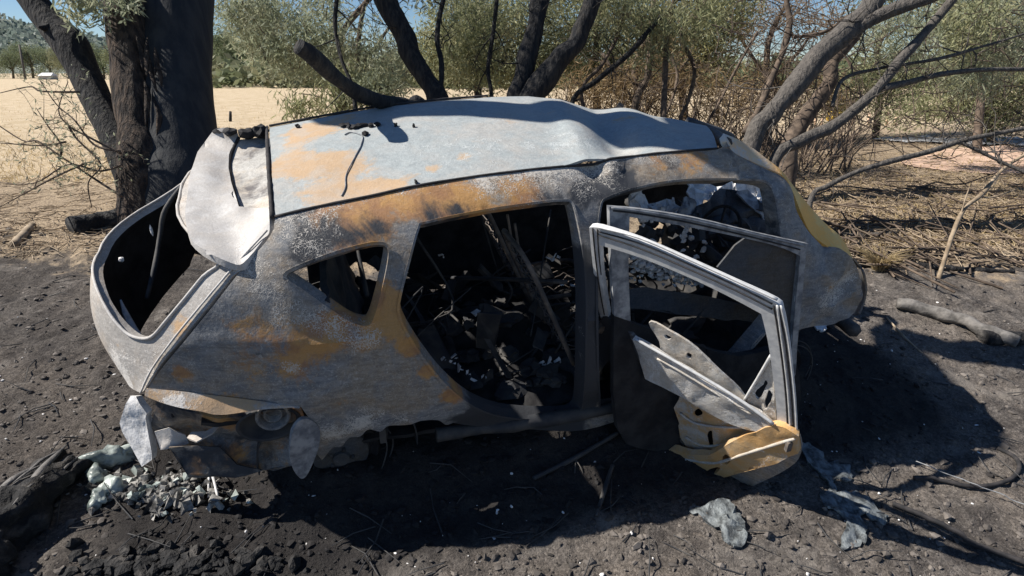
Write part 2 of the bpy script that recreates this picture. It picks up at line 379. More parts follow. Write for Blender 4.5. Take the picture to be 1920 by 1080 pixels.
def roof_surf(u, v):
    """u 0..1 rear to front, v 0 near .. 1 far"""
    tn = np.linspace(0, 1, len(RN)); tf = np.linspace(0, 1, len(FN))
    ua = (RN[:, 0]-RN[0, 0])/(RN[-1, 0]-RN[0, 0]); uf = (FN[:, 0]-FN[0, 0])/(FN[-1, 0]-FN[0, 0])
    Np = np.c_[[np.interp(u, ua, RN[:, k]) for k in range(3)]].T; Fp = np.c_[[np.interp(u, uf, FN[:, k]) for k in range(3)]].T
    P = Np*(1-v)[:, None]+Fp*v[:, None]
    P[:, 2] += .030*4*v*(1-v)+.012*np.exp(-((v-0)/.04)**2)*0
    P[:, 2] += .006*fbm(np.c_[P[:, 0]*2.5, P[:, 1]*2.5, P[:, 0]*0], 3, 5)
    # buckled front: creases running across the roof
    x = P[:, 0]; y = P[:, 1]
    P[:, 2] -= .055*np.exp(-((x-2.25-.25*(y+.5))/.10)**2)*sstep(.55, -.1, y)*sstep(-.6, -.35, y)
    P[:, 2] += .03*np.exp(-((x-2.05-.2*(y+.5))/.09)**2)*sstep(.5, 0, y)
    P[:, 2] += .03*np.exp(-((x-2.48-.3*(y+.5))/.12)**2)*sstep(-.55, -.2, y)
    P[:, 2] -= .028*np.exp(-((x-1.02)/.02)**2)*0
    return P
def grid_surf(fn, nu, nv):
    u, v = np.meshgrid(np.linspace(0, 1, nu), np.linspace(0, 1, nv), indexing='ij')
    V = fn(u.ravel(), v.ravel()); i = (np.arange(nu-1)[:, None]*nv+np.arange(nv-1)[None]).ravel()
    return V, np.c_[i, i+nv, i+nv+1, i+1]
# rust and ash where the photograph has them (roof)
for px, py, r, s in [(600, 255, .13, 1.2), (590, 300, .10, 1.3), (545, 290, .1, .9), (640, 300, .12, 1.1), (690, 340, .12, 1.), (640, 350, .14, 1.1), (600, 370, .12, .9), (560, 330, .08, .5),
                      (530, 300, .08, .8), (720, 330, .06, .9), (870, 305, .05, .95), (815, 315, .04, .7), (770, 322, .05, .5), (955, 262, .05, .6), (1020, 250, .06, .4), (1170, 245, .08, .7), (650, 240, .1, .6), (575, 250, .10, .8), (615, 330, .10, .7), (660, 370, .10, .7), (700, 365, .08, .6), (550, 270, .07, .6)]:
    stain('rust', px, py, 1.5, (r, r, .2), s, 2)
for px, py, r, s in [(800, 280, .3, .5), (950, 300, .3, .4), (1080, 290, .25, .6)]: stain('ash', px, py, 1.5, (r, r, .2), s, 2)
for px, py, r, s in [(1000, 260, .12, .3), (1230, 250, .1, .3), (565, 350, .07, .7), (540, 345, .06, .6)]: stain('soot_shade', px, py, 1.5, (r, r, .2), s, 2)
V, Fc = grid_surf(roof_surf, 150, 70)
roof = mesh('roof', V, Fc, [M_ROOF, M_DARK], car, attrs=stains(V), thick=.012)
# side skin: Y as a function of X and Z
zt_x = np.r_[-1, -.1, .15, RN[:, 0]]; zt_z = np.r_[1.0, 1.0, 1.12, RN[:, 2]]
PIL = [(1362, 265, -.56), (1378, 287, -.58), (1438, 315, -.62), (1469, 331, -.64), (1485, 356, -.655), (1494, 397, -.68), (1517, 432, -.71), (1551, 462, -.74), (1576, 466, -.75)]
PILP = A([at(x, y, Y) for x, y, Y in PIL])
zt_x = np.r_[zt_x, PILP[:, 0], 4.3]; zt_z = np.r_[zt_z, PILP[:, 2], .8]
o_ = np.argsort(zt_x); zt_x, zt_z = zt_x[o_], zt_z[o_]
def side_y(X, Z):
    X = A(X, float); Z = A(Z, float)
    ztop = np.interp(X, zt_x, zt_z); yb = np.interp(X, [-.1, .1, .3, .7, 1.2, 3.2, 3.6, 3.9, 4.2], [.60, .69, .76, .835, .865, .865, .83, .78, .68])
    yt = np.interp(X, [.2, .66, 2.7, 3.0, 3.6, 4.1], [.56, .55, .55, .61, .76, .72])
    t = np.clip((Z-.93)/np.maximum(ztop-.93, .12), 0, 1.1); f = .50*t+.50*np.clip(t, 0, 1)**5
    y = yb*(1-f)+np.minimum(yt, yb)*f
    b = np.clip((.93-Z)/.6, 0, 1); y = y+.028*np.sin(np.pi*np.clip(b*1.1, 0, 1))-.05*sstep(.75, 1.1, (.93-Z)/.6)
    y = y+.012*np.exp(-((Z-.93+.05*(X-1))/.02)**2)
    # wheel-arch flare
    for cx in (.80, 3.42):
        q = np.hypot(X-cx, Z-.30); y = y+.018*np.exp(-((q-.40)/.05)**2)
    return -y
def side_pt(X, Z): X = A(X, float); Z = A(Z, float); return np.c_[X, side_y(X, Z), Z]
def side_inv(px, py):
    Y = -.8
    for _ in range(60):
        p = at(px, py, Y); Y += .5*(float(side_y(p[0], p[2]))-Y)
    return A([p[0], p[2]])
def side_loop(pts, n=4): return A([side_inv(x, y) for x, y in cr(pts, n)])
OUT = [(516, 408), (516, 408)]+ROOFPX[1:]+[(1362, 266), (1362, 266), (1378, 287), (1438, 315), (1469, 331), (1485, 356), (1494, 397), (1517, 432), (1551, 462), (1576, 466), (1602, 486), (1618, 510), (1624, 535), (1622, 560), (1612, 588), (1590, 600),
       (1545, 612), (1500, 622), (1500, 622), (1470, 610), (1430, 625), (1400, 665), (1385, 700), (1385, 700), (1300, 745), (1200, 775), (1095, 806), (1000, 806), (900, 800), (850, 793), (850, 793), (836, 797), (822, 789), (790, 790), (764, 797), (730, 795), (712, 806), (690, 806), (676, 818), (655, 822), (640, 838), (622, 842), (604, 868), (604, 868), (594, 850), (596, 835),
       (588, 800), (565, 763), (565, 763), (490, 766), (450, 772), (415, 777), (330, 763), (272, 738), (272, 738), (300, 695), (345, 640), (400, 573), (455, 503), (497, 455), (513, 430), (513, 430)]
H_Q = [(537, 514), (560, 501), (620, 478), (680, 461), (712, 457), (727, 465), (728, 490), (715, 550), (700, 600), (685, 611), (655, 603), (620, 580), (570, 545), (541, 526)]
H_R = [(785, 428), (800, 417), (900, 396), (1000, 381), (1055, 376), (1074, 385), (1090, 450), (1098, 540), (1098, 640), (1095, 730), (1082, 778), (1020, 786), (940, 780), (880, 757), (830, 715), (790, 665), (762, 620), (748, 585), (752, 550), (765, 500)]
H_F = [(1126, 390), (1142, 370), (1200, 351), (1280, 338), (1400, 337), (1438, 344), (1452, 370), (1462, 430), (1468, 500), (1462, 580), (1420, 640), (1360, 700), (1280, 735), (1140, 772), (1124, 740), (1120, 600), (1120, 480)]
# side stains
S_ = lambda k, px, py, r, s: BLOBS.append((k, side_pt(*side_inv(px, py))[0], A([r, .3, r*.8]), s))
for a in [('rust', 720, 560, .07, 1.3), ('rust', 735, 600, .07, 1.4), ('rust', 770, 650, .06, 1.2), ('rust', 800, 700, .05, 1.), ('rust', 850, 740, .07, 1.1), ('rust', 640, 590, .1, .7), ('rust', 600, 640, .1, .8), ('rust', 540, 690, .12, .6),
          ('rust', 830, 365, .1, .9), ('rust', 880, 385, .1, 1.), ('rust', 980, 370, .12, .8), ('rust', 780, 385, .07, .7), ('rust', 340, 700, .05, 1.), ('rust', 400, 760, .06, 1.4), ('rust', 450, 765, .05, 1.3), ('rust', 680, 640, .08, .6), ('rust', 1560, 540, .06, .8), ('rust', 1240, 300, .1, .4),
          ('rust', 470, 620, .12, .5), ('rust', 1300, 290, .1, .5),
          ('ash', 560, 450, .13, 0.40), ('ash', 620, 400, .16, 0.36), ('ash', 520, 600, .04, 0.65), ('ash', 500, 540, .1, 0.65), ('ash', 560, 590, .08, 0.58), ('ash', 620, 615, .09, 0.72), ('ash', 690, 640, .07, 0.72), ('ash', 545, 690, .04, 0.94), ('ash', 640, 700, .12, 0.50),
          ('ash', 620, 815, .09, 1.1), ('ash', 680, 795, .06, .9), ('ash', 760, 785, .06, .7), ('white', 600, 835, .03, .5), ('ash', 700, 770, .1, 0.50), ('ash', 1000, 340, .16, 0.43), ('ash', 1130, 325, .12, 0.40), ('ash', 1250, 310, .1, 0.43), ('ash', 330, 750, .06, 0.86), ('ash', 350, 690, .04, 0.58), ('ash', 460, 490, .06, 0.50), ('ash', 900, 345, .1, 0.36),
          ('soot_shade', 430, 640, .2, .35), ('soot_shade', 600, 440, .1, .3), ('soot_shade', 1150, 360, .2, .5), ('soot_shade', 1050, 600, .3, 1.3), ('soot_shade', 1090, 700, .3, 1.3), ('soot_shade', 1090, 500, .12, .8), ('soot_shade', 900, 790, .2, 1.2), ('soot_shade', 1000, 800, .3, 1.5), ('soot_shade', 1440, 440, .12, .4), ('ash', 1560, 560, .14, .8), ('ash', 1600, 520, .08, .7), ('soot_shade', 720, 790, .12, .3), ('soot_shade', 1400, 320, .2, .4)]: S_(*a)
OL = side_loop(OUT); HL = [side_loop(h) for h in (H_Q, H_R, H_F)]
def dent(V):
    V = V.copy()
    # kinked rail above the middle pillar
    for px, py, s in [(1115, 325, .035), (1150, 318, -.02), (1178, 322, .03)]:
        c = side_pt(*side_inv(px, py))[0]; q = ((V-c)**2).sum(1); V[:, 1] += s*np.exp(-q/.045**2); V[:, 2] -= abs(s)*.4*np.exp(-q/.05**2)
    V[:, 1] += .004*fbm(V*4., 3, 31)
    fr_ = sstep(2.95, 3.4, V[:, 0])*sstep(1.15, .85, V[:, 2]); q_ = fbm(V*A([5., 1, 6.]), 3, 41); V[:, 1] += fr_*(.045*np.abs(q_)+.012*fbm(V*14, 2, 43)); V[:, 0] -= fr_*.03*np.abs(fbm(V*A([1, 1, 9.]), 2, 45))
    rq = sstep(.62, .50, V[:, 2])*sstep(1.4, 1.1, V[:, 0]); V[:, 1] += rq*.016*fbm(V*9, 3, 51)
    return V
v2, f2 = tri2d([OL]+HL, .028); V = dent(side_pt(v2[:, 0], v2[:, 1]))
_dz = np.interp(V[:, 0], zt_x, zt_z)-V[:, 2]; _in = sstep(.5, .75, V[:, 0])*sstep(2.9, 2.6, V[:, 0])
RAIL = {'ash': .28*_in*np.exp(-(_dz/.035)**2), 'soot_shade': .45*_in*np.exp(-((_dz-.10)/.05)**2)}
bs = mesh('body_side', V, [t[::-1] for t in f2], [M_SIDE, M_DARK], car, attrs=stains(V, {**RAIL, 'rust': -.25*sstep(3.0, 3.3, V[:, 0])*sstep(1., .9, V[:, 2])}), thick=.05, off=-1 )
def flip_out(o, ref):
    me = o.data; s = 0
    for p in list(me.polygons)[:400]: s += p.normal.dot(Vector(tuple(map(float, ref))))*p.area
    if s < 0: me.flip_normals()
flip_out(bs, (0, -1, 0))
# far side of the body: window openings only, doors shut
def far_map(V):
    V = V.copy(); V[:, 1] *= -1; X = V[:, 0]
    dz = np.interp(X, FN[:, 0], FN[:, 2])-np.interp(X, RN[:, 0], RN[:, 2])-.01; dz = np.where(X > 2.9, dz*0, dz)
    dz = dz*sstep(3.4, 2.4, X); V[:, 2] += dz*sstep(.95, 1.35, V[:, 2]); return V
H_RW = [(785, 428), (800, 417), (900, 396), (1000, 381), (1055, 376), (1074, 385), (1090, 450), (1098, 560), (1000, 580), (860, 596), (760, 592), (748, 580), (765, 500)]
H_FW = [(1126, 390), (1142, 370), (1200, 351), (1280, 338), (1400, 337), (1438, 344), (1452, 370), (1458, 430), (1450, 490), (1300, 520), (1130, 552), (1120, 480)]
OUT2 = [q for q in OUT]
v2, f2 = tri2d([OL]+[side_loop(H_RW), side_loop(H_FW)], .05); V = far_map(side_pt(v2[:, 0], v2[:, 1]))
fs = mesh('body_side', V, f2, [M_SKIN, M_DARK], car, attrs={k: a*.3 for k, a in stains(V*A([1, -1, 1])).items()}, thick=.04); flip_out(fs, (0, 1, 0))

# shut-line grooves along the roof (melted seal)
def seal(name, pts, r=.006, mat=M_SEAL, n=6, res=3, rough=.25):
    V, Fc = tube(pts, r, n, rough, 4, res=res, freq=40); return mesh(name, V, Fc, mat, car)
gp = [at(x, y+1, -.548)+A([0, 0, .006]) for x, y in ROOFPX]; seal('roof_seal', gp, .0062)
gp = [roof_surf(A([u]), A([1.0]))[0]+A([0, .004, .008]) for u in np.linspace(0, .5, 12)]; seal('roof_seal', gp, .0065)
gp = [roof_surf(A([-.001]), A([v]))[0]+A([-.012, 0, .002]) for v in np.linspace(0, 1, 12)]; seal('roof_seal', gp, .009)

# ---- window aperture lips: thin flanges round each opening
def flange(loop_px, inset, depth, mat, name='window_frame', w=.012):
    L = side_loop(loop_px, 4); P = side_pt(L[:, 0], L[:, 1]); c = P.mean(0); n = len(P)
    T = np.roll(P, -1, 0)-np.roll(P, 1, 0); T /= np.linalg.norm(T, axis=1)[:, None]+1e-9
    nrm = np.cross(T, [0, 1, 0]); sg = np.sign(((c-P)*nrm).sum(1).mean()); nrm = nrm*sg
    rings = [P+A([0, -.003, 0])-nrm*w, P+A([0, -.004, 0])+nrm*.002, P+A([0, .02, 0])+nrm*.004, P+A([0, depth, 0])+nrm*inset, P+A([0, depth+.02, 0])+nrm*inset*.9]
    V = np.concatenate(rings); Fc = [(k*n+i, k*n+(i+1) % n, (k+1)*n+(i+1) % n, (k+1)*n+i) for k in range(len(rings)-1) for i in range(n)]
    return mesh(name, V, Fc, mat, car, attrs=stains(V, {'soot_shade': np.full(len(V), .15), 'ash': np.full(len(V), .1)}), thick=.002)
flange(H_Q, .016, .045, M_SIDE); flange(H_R, .014, .07, M_SIDE, 'door_frame', .008); flange(H_F, .014, .07, M_SIDE, 'door_frame', .008)

# ---- windscreen pillar strip; sunlight put into its pale colour
S1 = [(1356, 250), (1385, 262), (1416, 281), (1440, 300), (1466, 322), (1501, 366), (1542, 413), (1580, 448), (1601, 489)]
Yo = [-.50, -.50, -.53, -.545, -.56, -.585, -.60, -.63, -.66]
S0 = [(1362, 265), (1378, 287), (1438, 315), (1455, 322), (1469, 331), (1485, 356), (1517, 432), (1551, 462), (1590, 492)]
Yi = [-.56, -.58, -.62, -.63, -.64, -.655, -.71, -.74, -.76]
E0 = cr([tuple(at(x, y, Y)) for (x, y), Y in zip(S0, Yi)], 6, False); E1 = cr([tuple(at(x, y, Y)) for (x, y), Y in zip(S1, Yo)], 6, False)
def strip(E0, E1, nv=6, bulge=.0, bdir=(0, 0, 1)):
    n = len(E0); v = np.linspace(0, 1, nv); V = (E0[:, None]*(1-v)[None, :, None]+E1[:, None]*v[None, :, None])
    V = V+(4*v*(1-v)*bulge)[None, :, None]*A(bdir)[None, None]; V = V.reshape(-1, 3)
    i = (np.arange(n-1)[:, None]*nv+np.arange(nv-1)[None]).ravel(); return V, [tuple(q) for q in np.c_[i, i+nv, i+nv+1, i+1]]
V, Fc = strip(E0, E1, 7, .012, (-.3, .2, 1))
ex = {'rust': np.interp(V[:, 0], [2.7, 3.0, 3.2, 3.4], [.2, .5, 1.5, 1.4]), 'white': np.interp(V[:, 0], [2.7, 3.0, 3.15], [.5, .6, 0.])}
M_PIL = burnt('pillar_lit_tone', (.62, .58, .50), (.66, .58, .46), (.92, .48, .08), (.85, .55, .16), (.8, .78, .72), (.3, .25, .2), .08, .03, -.15, .6, .95, .12)  # rust and cream brightened to imitate sunlight on the pillar
p_ = mesh('windscreen_pillar', V, Fc, M_PIL, car, attrs=stains(V, ex), thick=.03); flip_out(p_, (-.3, .3, 1))
# windscreen header and far pillar
hd = [at(1353, 246, -.45), at(1335, 238, -.1), roof_surf(A([1.]), A([1.]))[0]]
V, Fc = tube([at(1362, 268, -.54), at(1352, 256, -.3)+A([0, 0, -.02]), at(1340, 244, 0.)+A([0, 0, -.02]), at(1330, 238, .2)+A([-.02, 0, -.03]), at(1300, 230, .42)+A([0, 0, -.04])], [.03, .03, .03, .03, .03], 8, .1, 3, res=4)
mesh('windscreen_header', V, Fc, M_SKIN, car, attrs=stains(V))
V, Fc = tube([at(1290, 228, .45), at(1380, 262, .50)+A([0, .0, -.03]), A([3.35, .72, 1.0]), A([3.55, .76, .92])], [.03, .03, .04, .05], 8, .1, 3, res=4)
mesh('windscreen_pillar', V, Fc, M_SKIN, car, attrs=stains(V))

# ---- tailgate: sections across the car
NEARPX = [(513, 430), (455, 503), (400, 573), (345, 640), (300, 695), (272, 738)]
TN = A([side_pt(*side_inv(x, y))[0] for x, y in NEARPX]); TS = np.linspace(0, 1, 6)
TCx = [.60, .24, -.03, -.17, -.20, -.13]; TCz = [1.40, 1.30, 1.17, 1.02, .80, .57]
def smooth_i(s, ys):
    ys = A(ys, float); q = cr([(i/5, y) for i, y in enumerate(ys)], 10, False); return np.interp(s, q[:, 0], q[:, 1])
def tail_surf(s, v):
    nx, nz, ny = smooth_i(s, TN[:, 0]), smooth_i(s, TN[:, 2]), -smooth_i(s, TN[:, 1])
    cx, cz = smooth_i(s, TCx), smooth_i(s, TCz); q = np.abs(v)**2.3
    Y = -ny*v*np.where(v < 0, .86, 1.)                  # v=1 near edge, v=-1 far edge
    Z = cz+(nz-cz)*q+np.where(v < 0, .17*np.abs(v)**.8*(1-s), 0)
    X = cx+(nx-cx)*q-.01*sstep(.25, .4, 1-np.abs(s-.75))*(1-q)
    return np.c_[X, Y, Z]
gs, gv = np.meshgrid(np.linspace(0, 1, 260), np.linspace(-1, 1, 360), indexing='ij')
GP = proj(tail_surf(gs.ravel(), gv.ravel())); Gq = np.c_[gs.ravel(), gv.ravel()]
def tail_inv(px, py, vlo=-1, vhi=1):
    m = (Gq[:, 1] >= vlo) & (Gq[:, 1] <= vhi); k = np.argmin(((GP[m]-[px, py])**2).sum(1)); return Gq[m][k]
HT = [(430, 470), (400, 497), (345, 562), (310, 607), (288, 632), (272, 638), (245, 627), (222, 600), (204, 560), (197, 520), (201, 480), (214, 450), (245, 398), (307, 349), (352, 314), (385, 290)]
hole = cr([(.21, .88), (.30, .89), (.42, .9), (.55, .9), (.63, .89), (.66, .85), (.665, .78), (.64, .69), (.60, .57), (.57, .44), (.555, .3), (.55, 0), (.52, -.35), (.46, -.60), (.36, -.70), (.26, -.71), (.21, -.66), (.20, 0), (.20, .6)], 4)
# outline slightly away from the near shut line
ou = [(.17, -1.), (.25, -1.), (.4, -1.), (.6, -1.), (.8, -1.), (.97, -.95), (1., -.9), (1., -.6), (1., -.3), (1., 0), (1., .3), (1., .6), (1., .9), (.97, .975), (.8, .985), (.6, .985), (.4, .985), (.25, .985), (.17, .985), (.17, .6), (.17, 0), (.17, -.6)]
ou = cr([ou[0]]+ou+[ou[-1]], 5)*A([1, .55]); v2, f2 = tri2d([ou, hole*A([1, .55])], .022)
V = tail_surf(np.clip(v2[:, 0], 0, 1), np.clip(v2[:, 1]/.55, -1, 1))
V[:, 0] += .004*fbm(V*5, 3, 77)
# ridges: a pressed lip round the opening and the plate recess
for a in [('rust', 350, 610, -.68, .05, 1.5), ('rust', 335, 640, -.68, .04, 1.2), ('rust', 300, 655, -.5, .05, .5), ('white', 270, 660, -.5, .09, .9), ('white', 200, 560, 0, .09, .5), ('white', 380, 520, -.62, .08, .4), ('ash', 250, 690, -.5, .1, .9), ('soot_shade', 240, 640, -.35, .05, 1.), ('soot_shade', 420, 540, -.62, .06, .8), ('rust', 400, 590, -.66, .05, .9), ('soot_shade', 320, 665, -.66, .04, .7), ('ash', 215, 620, -.1, .1, 1.), ('soot_shade', 250, 700, -.45, .03, .8)]:
    stain(*a[:4], a[4], a[5])
tg = mesh('tailgate', V, f2, [M_TAIL, M_DARK], car, attrs=stains(V, {'ash': np.full(len(V), .25)}), thick=.035); flip_out(tg, (-1, 0, .2))
V, Fc = tube([at(226, 562, -.15), at(236, 590, -.2), at(250, 615, -.28), at(268, 634, -.36)], [.004, .014, .014, .005], 6, .2, 3, ov=.3, res=4); mesh('highlight_sliver', V, Fc, M_WHITE, tg)  # white sliver added as a pale highlight inside the tailgate opening
V, Fc = join([lump(at(228, 486, .0), (.014, .01, .016), 3, 1, .5), lump(at(284, 432, .1), (.008, .01, .03), 4, 1, .3)]); mesh('highlight_chip', V, Fc, M_WHITE, tg, False)['kind'] = 'stuff'  # small white lumps added as highlights beside the sliver
V, Fc = tube([at(360, 325, .3), at(312, 390, .25), at(300, 440, .2), at(290, 500, .05), at(275, 560, -.1)], [.008, .012, .014, .012, .008], 6, .3, 3, res=5); mesh('inner_pillar', V, Fc, M_DARK2, tg)
# lip round the rear window
hl = tail_surf(hole[:, 0], hole[:, 1]); n_ = A([-.8, 0, .5])
V, Fc = tube(np.vstack([hl, hl[:1]])+n_*.004, .007, 6, .15, 5, cap=False, freq=30)
mesh('window_lip', V, Fc, M_TAIL, tg, attrs=stains(V, {'white': np.full(len(V), .5)}))
ln = tail_surf(np.linspace(0.02, 1, 30), np.full(30, .97)); V, Fc = tube(ln+A([-.006, -.003, .004]), .0045, 5, .2, 5, freq=30)
mesh('shut_line_edge', V, Fc, M_TAIL, tg, attrs=stains(V, {'white': np.full(len(V), .6)}))

# ---- generic sheet traced on its own place: every outline point carries its Y in the wreck's frame
def pxsheet(name, outline, mat, parent=car, holes=(), Yf=None, extra=(), step=9, thick=.012, n=3, attrs=None, bump=0., bf=8., off=0., seed=3, shift=(0, 0, 0), smooth=True, lab=None):
    if Yf is None:
        pts = [q for q in list(outline)+list(extra)]; u = {}
        for q in pts: u[(q[0], q[1])] = q[2]
        f = tps(list(u.keys()), A(list(u.values()), float))
        place = lambda P: A([at(x, y, Y) for (x, y), Y in zip(P, f(P))])
    else: place = Yf
    L = [cr([q[:2] for q in outline], n)]+[cr([q[:2] for q in h], n) for h in holes]
    v2, f2 = tri2d(L, step); V = place(v2)+A(shift)
    if bump: V = V+np.c_[fbm(V*bf, 3, seed), fbm(V*bf+9, 3, seed+1), fbm(V*bf+19, 3, seed+2)]*bump
    a = stains(V)
    if attrs:
        for k, q in attrs.items(): a[k] = a[k]+q
    o = mesh(name, V, f2, mat, parent, smooth, a, thick, off)
    c = V.mean(0); me = o.data; s = sum(p.normal.dot(Vector((CAMC-c).tolist()))*p.area for p in me.polygons)
    if s < 0: me.flip_normals()
    if lab: o['label'] = lab
    return o
# spoiler over the rear edge of the roof
SP = [(392, 262, .50), (408, 245, .50), (440, 243, .50), (447, 262, .46), (434, 285, .38), (429, 310, .27), (433, 345, .05), (449, 392, -.28), (449, 392, -.28), (480, 394, -.30), (509, 392, -.42), (509, 392, -.42), (512, 420, -.545), (510, 440, -.58), (497, 456, -.61), (472, 488, -.66), (452, 503, -.68), (420, 494, -.66), (385, 476, -.60), (358, 452, -.50), (349, 420, -.36), (352, 380, -.16), (359, 330, .12), (372, 290, .36)]
for px, py, Y, r, s in [(500, 470, -.6, .09, 1.), (505, 440, -.58, .06, .6)]: stain('soot_shade', px, py, Y, r, s)
sp = pxsheet('spoiler', SP, M_TAIL, step=7, thick=.03, extra=[(400, 400, -.26), (390, 330, .10), (440, 430, -.40), (480, 430, -.48)], attrs={'white': 1.2, 'rust': -1.}, bump=.003, bf=9)
CP = [(438, 262, .44), (470, 256, .47), (501, 253, .50), (501, 253, .5), (503, 300, .22), (507, 350, -.12), (509, 396, -.45), (480, 397, -.33), (447, 396, -.3), (447, 396, -.3), (430, 345, .04), (426, 308, .27), (430, 285, .38)]
pxsheet('roof_extension', CP, M_DOOR, step=9, thick=.01, shift=(0, 0, -.014), attrs={'rust': .12, 'ash': .1, 'soot_shade': .55})
V, Fc = tube([at(*q) for q in [(448, 256, .45), (434, 285, .37), (429, 310, .26), (434, 345, .04), (441, 370, -.12), (449, 391, -.27)]], [.008, .010, .012, .012, .010, .006], 6, .2, 3, res=4)
mesh('spoiler_gap', V+A([0, 0, -.004]), Fc, M_SEAL, sp)
V, Fc = join([lump(at(430, 247, .46), (.035, .05, .02), 1), lump(at(462, 250, .46), (.04, .045, .03), 2), lump(at(488, 247, .47), (.045, .05, .035), 3), lump(at(410, 246, .5), (.03, .03, .015), 4)])
mesh('charred_trim', V, Fc, M_DARK, car, False)
# charred flakes on the roof
fl = []
for px, py, sx, sy in [(648, 236, .06, .03), (668, 240, .05, .03), (684, 236, .06, .015), (683, 252, .03, .02), (707, 235, .03, .02), (693, 240, .03, .02), (558, 240, .025, .012), (780, 346, .012, .012), (740, 236, .02, .01), (775, 238, .015, .01), (655, 241, .03, .02)]:
    P = at(px, py, 1.47, 2)
    for _ in range(3):
        j = np.argmin(((proj(V_ := roof_surf(np.linspace(0, .6, 80).repeat(40), np.tile(np.linspace(0, 1, 40), 80)))-[px, py])**2).sum(1)); P = V_[j]; break
    fl.append(lump(P+A([0, 0, .008]), (sx*.5, sy, .012), int(px), 2, .5, 3))
V, Fc = join(fl); tag(mesh('charred_flakes', V, Fc, M_DARK, None, False), 'black charred flakes of bark lying on the rusty rear of the car roof', 'charred flakes', kind='stuff').matrix_world = car.matrix_world
V, Fc = tube([roof_surf(A([u]), A([v]))[0]+A([0, 0, .004]) for u, v in [(.155, .60), (.17, .62), (.19, .55), (.185, .45), (.165, .32), (.145, .2), (.14, .1), (.13, .04)]], .003, 5, .1, 2, res=5)
wire = tag(mesh('bent_wire', V, Fc, M_GREY), 'thin bent wire lying on the rusty patch at the rear of the roof', 'wire'); wire.matrix_world = car.matrix_world

# ---- rear corner below the quarter panel
LG_u = [(274, 728), (300, 729), (345, 733), (400, 740), (450, 746), (510, 754), (562, 762)]
LG_l = [(271, 742), (300, 754), (335, 764), (375, 771), (415, 778), (490, 768), (563, 764)]
E0 = A([side_pt(*side_inv(*q))[0]+A([0, -.004, 0]) for q in LG_u]); E1 = A([at(x, y, float(side_pt(*side_inv(x, y))[0][1])-d) for (x, y), d in zip(LG_l, [.01, .03, .045, .05, .055, .03, .006])])
V, Fc = strip(cr(E0, 6, False), cr(E1, 6, False), 6, .004, (0, 0, 1))
lg = mesh('bumper_ledge', V, Fc, M_TAIL, car, attrs=stains(V, {'rust': np.full(len(V), .45), 'ash': np.full(len(V), .3)}), thick=.008); flip_out(lg, (0, -.5, 1))
INN = [(288, 750, -.60), (340, 768, -.66), (415, 779, -.70), (490, 770, -.74), (562, 767, -.77), (575, 800, -.77), (590, 850, -.79), (560, 868, -.78), (500, 882, -.74), (440, 892, -.70), (380, 895, -.66), (352, 892, -.63), (338, 862, -.62), (330, 838, -.61), (300, 838, -.59), (289, 800, -.58)]
stain('rust', 400, 790, -.7, .05, .9); stain('rust', 440, 850, -.72, .04, 1.3); stain('rust', 380, 860, -.7, .06, .5)
pxsheet('rear_inner_panel', INN, M_SIDE, n=1, step=8, thick=.015, extra=[(380, 815, -.60), (440, 810, -.655), (500, 840, -.66), (420, 860, -.72), (350, 800, -.585)], bump=.012, bf=10, attrs={'ash': .1, 'soot_shade': .45, 'rust': .3})
pxsheet('torn_flap', [(290, 812, -.625), (318, 803, -.64), (345, 818, -.65), (352, 832, -.65), (330, 838, -.67), (300, 843, -.66)], M_TAIL, n=1, step=7, thick=.006, bump=.01, bf=20, attrs={'white': .8})
pxsheet('torn_flap', [(352, 822, -.68), (362, 808, -.65), (385, 806, -.66), (412, 795, -.67), (398, 815, -.72), (372, 828, -.74)], M_TAIL, n=1, step=7, thick=.006, bump=.01, bf=20, attrs={'white': .3, 'rust': .2})
pxsheet('torn_flap', [(322, 834, -.68), (370, 830, -.70), (410, 836, -.72), (440, 868, -.74), (490, 880, -.745), (440, 893, -.76), (352, 894, -.74)], M_SIDE, n=1, step=8, thick=.008, bump=.014, bf=14, attrs={'soot_shade': .6, 'rust': .25})
# round lamp recess
def disc(c, r, ax, d, n=32, prof=None):
    """lathe about Y: prof = [(radius, y offset)]"""
    an = np.linspace(0, 2*np.pi, n, endpoint=False); V = []; 
    for rr, yy in prof: V.append(np.c_[c[0]+np.cos(an)*rr, np.full(n, c[1]+yy), c[2]+np.sin(an)*rr])
    m = len(prof); V = np.concatenate(V); Fc = [(k*n+i, k*n+(i+1) % n, (k+1)*n+(i+1) % n, (k+1)*n+i) for k in range(m-1) for i in range(n)]
    return V, Fc
c = at(505, 795, -.775); V, Fc = disc(c, 0, 0, 0, 36, [(.135, .0), (.128, -.012), (.118, 0), (.10, .04), (.05, .05), (.001, .05)]); V[:, 2] = c[2]+(V[:, 2]-c[2])*.66
mesh('lamp_recess', V, Fc, M_DARK2, car, attrs=stains(V))
c = at(512, 779, -.77); V, Fc = disc(c, 0, 0, 0, 32, [(.072, .05), (.072, -.01), (.066, -.02), (.058, -.01), (.055, .03), (.042, .035), (.038, .0), (.034, .0), (.030, .05), (.001, .05)])
mesh('lamp_ring', V, Fc, M_SIDE, car, attrs=stains(V, {'soot_shade': np.full(len(V), .25)}))
pxsheet('bumper_bracket', [(556, 792, -.87), (568, 784, -.87), (582, 786, -.86), (596, 800, -.85), (598, 828, -.86), (588, 862, -.87), (572, 890, -.88), (560, 892, -.885), (546, 870, -.89), (542, 840, -.895), (546, 812, -.89)], M_GREY, step=8, thick=.02, bump=.003, attrs={'ash': .6})
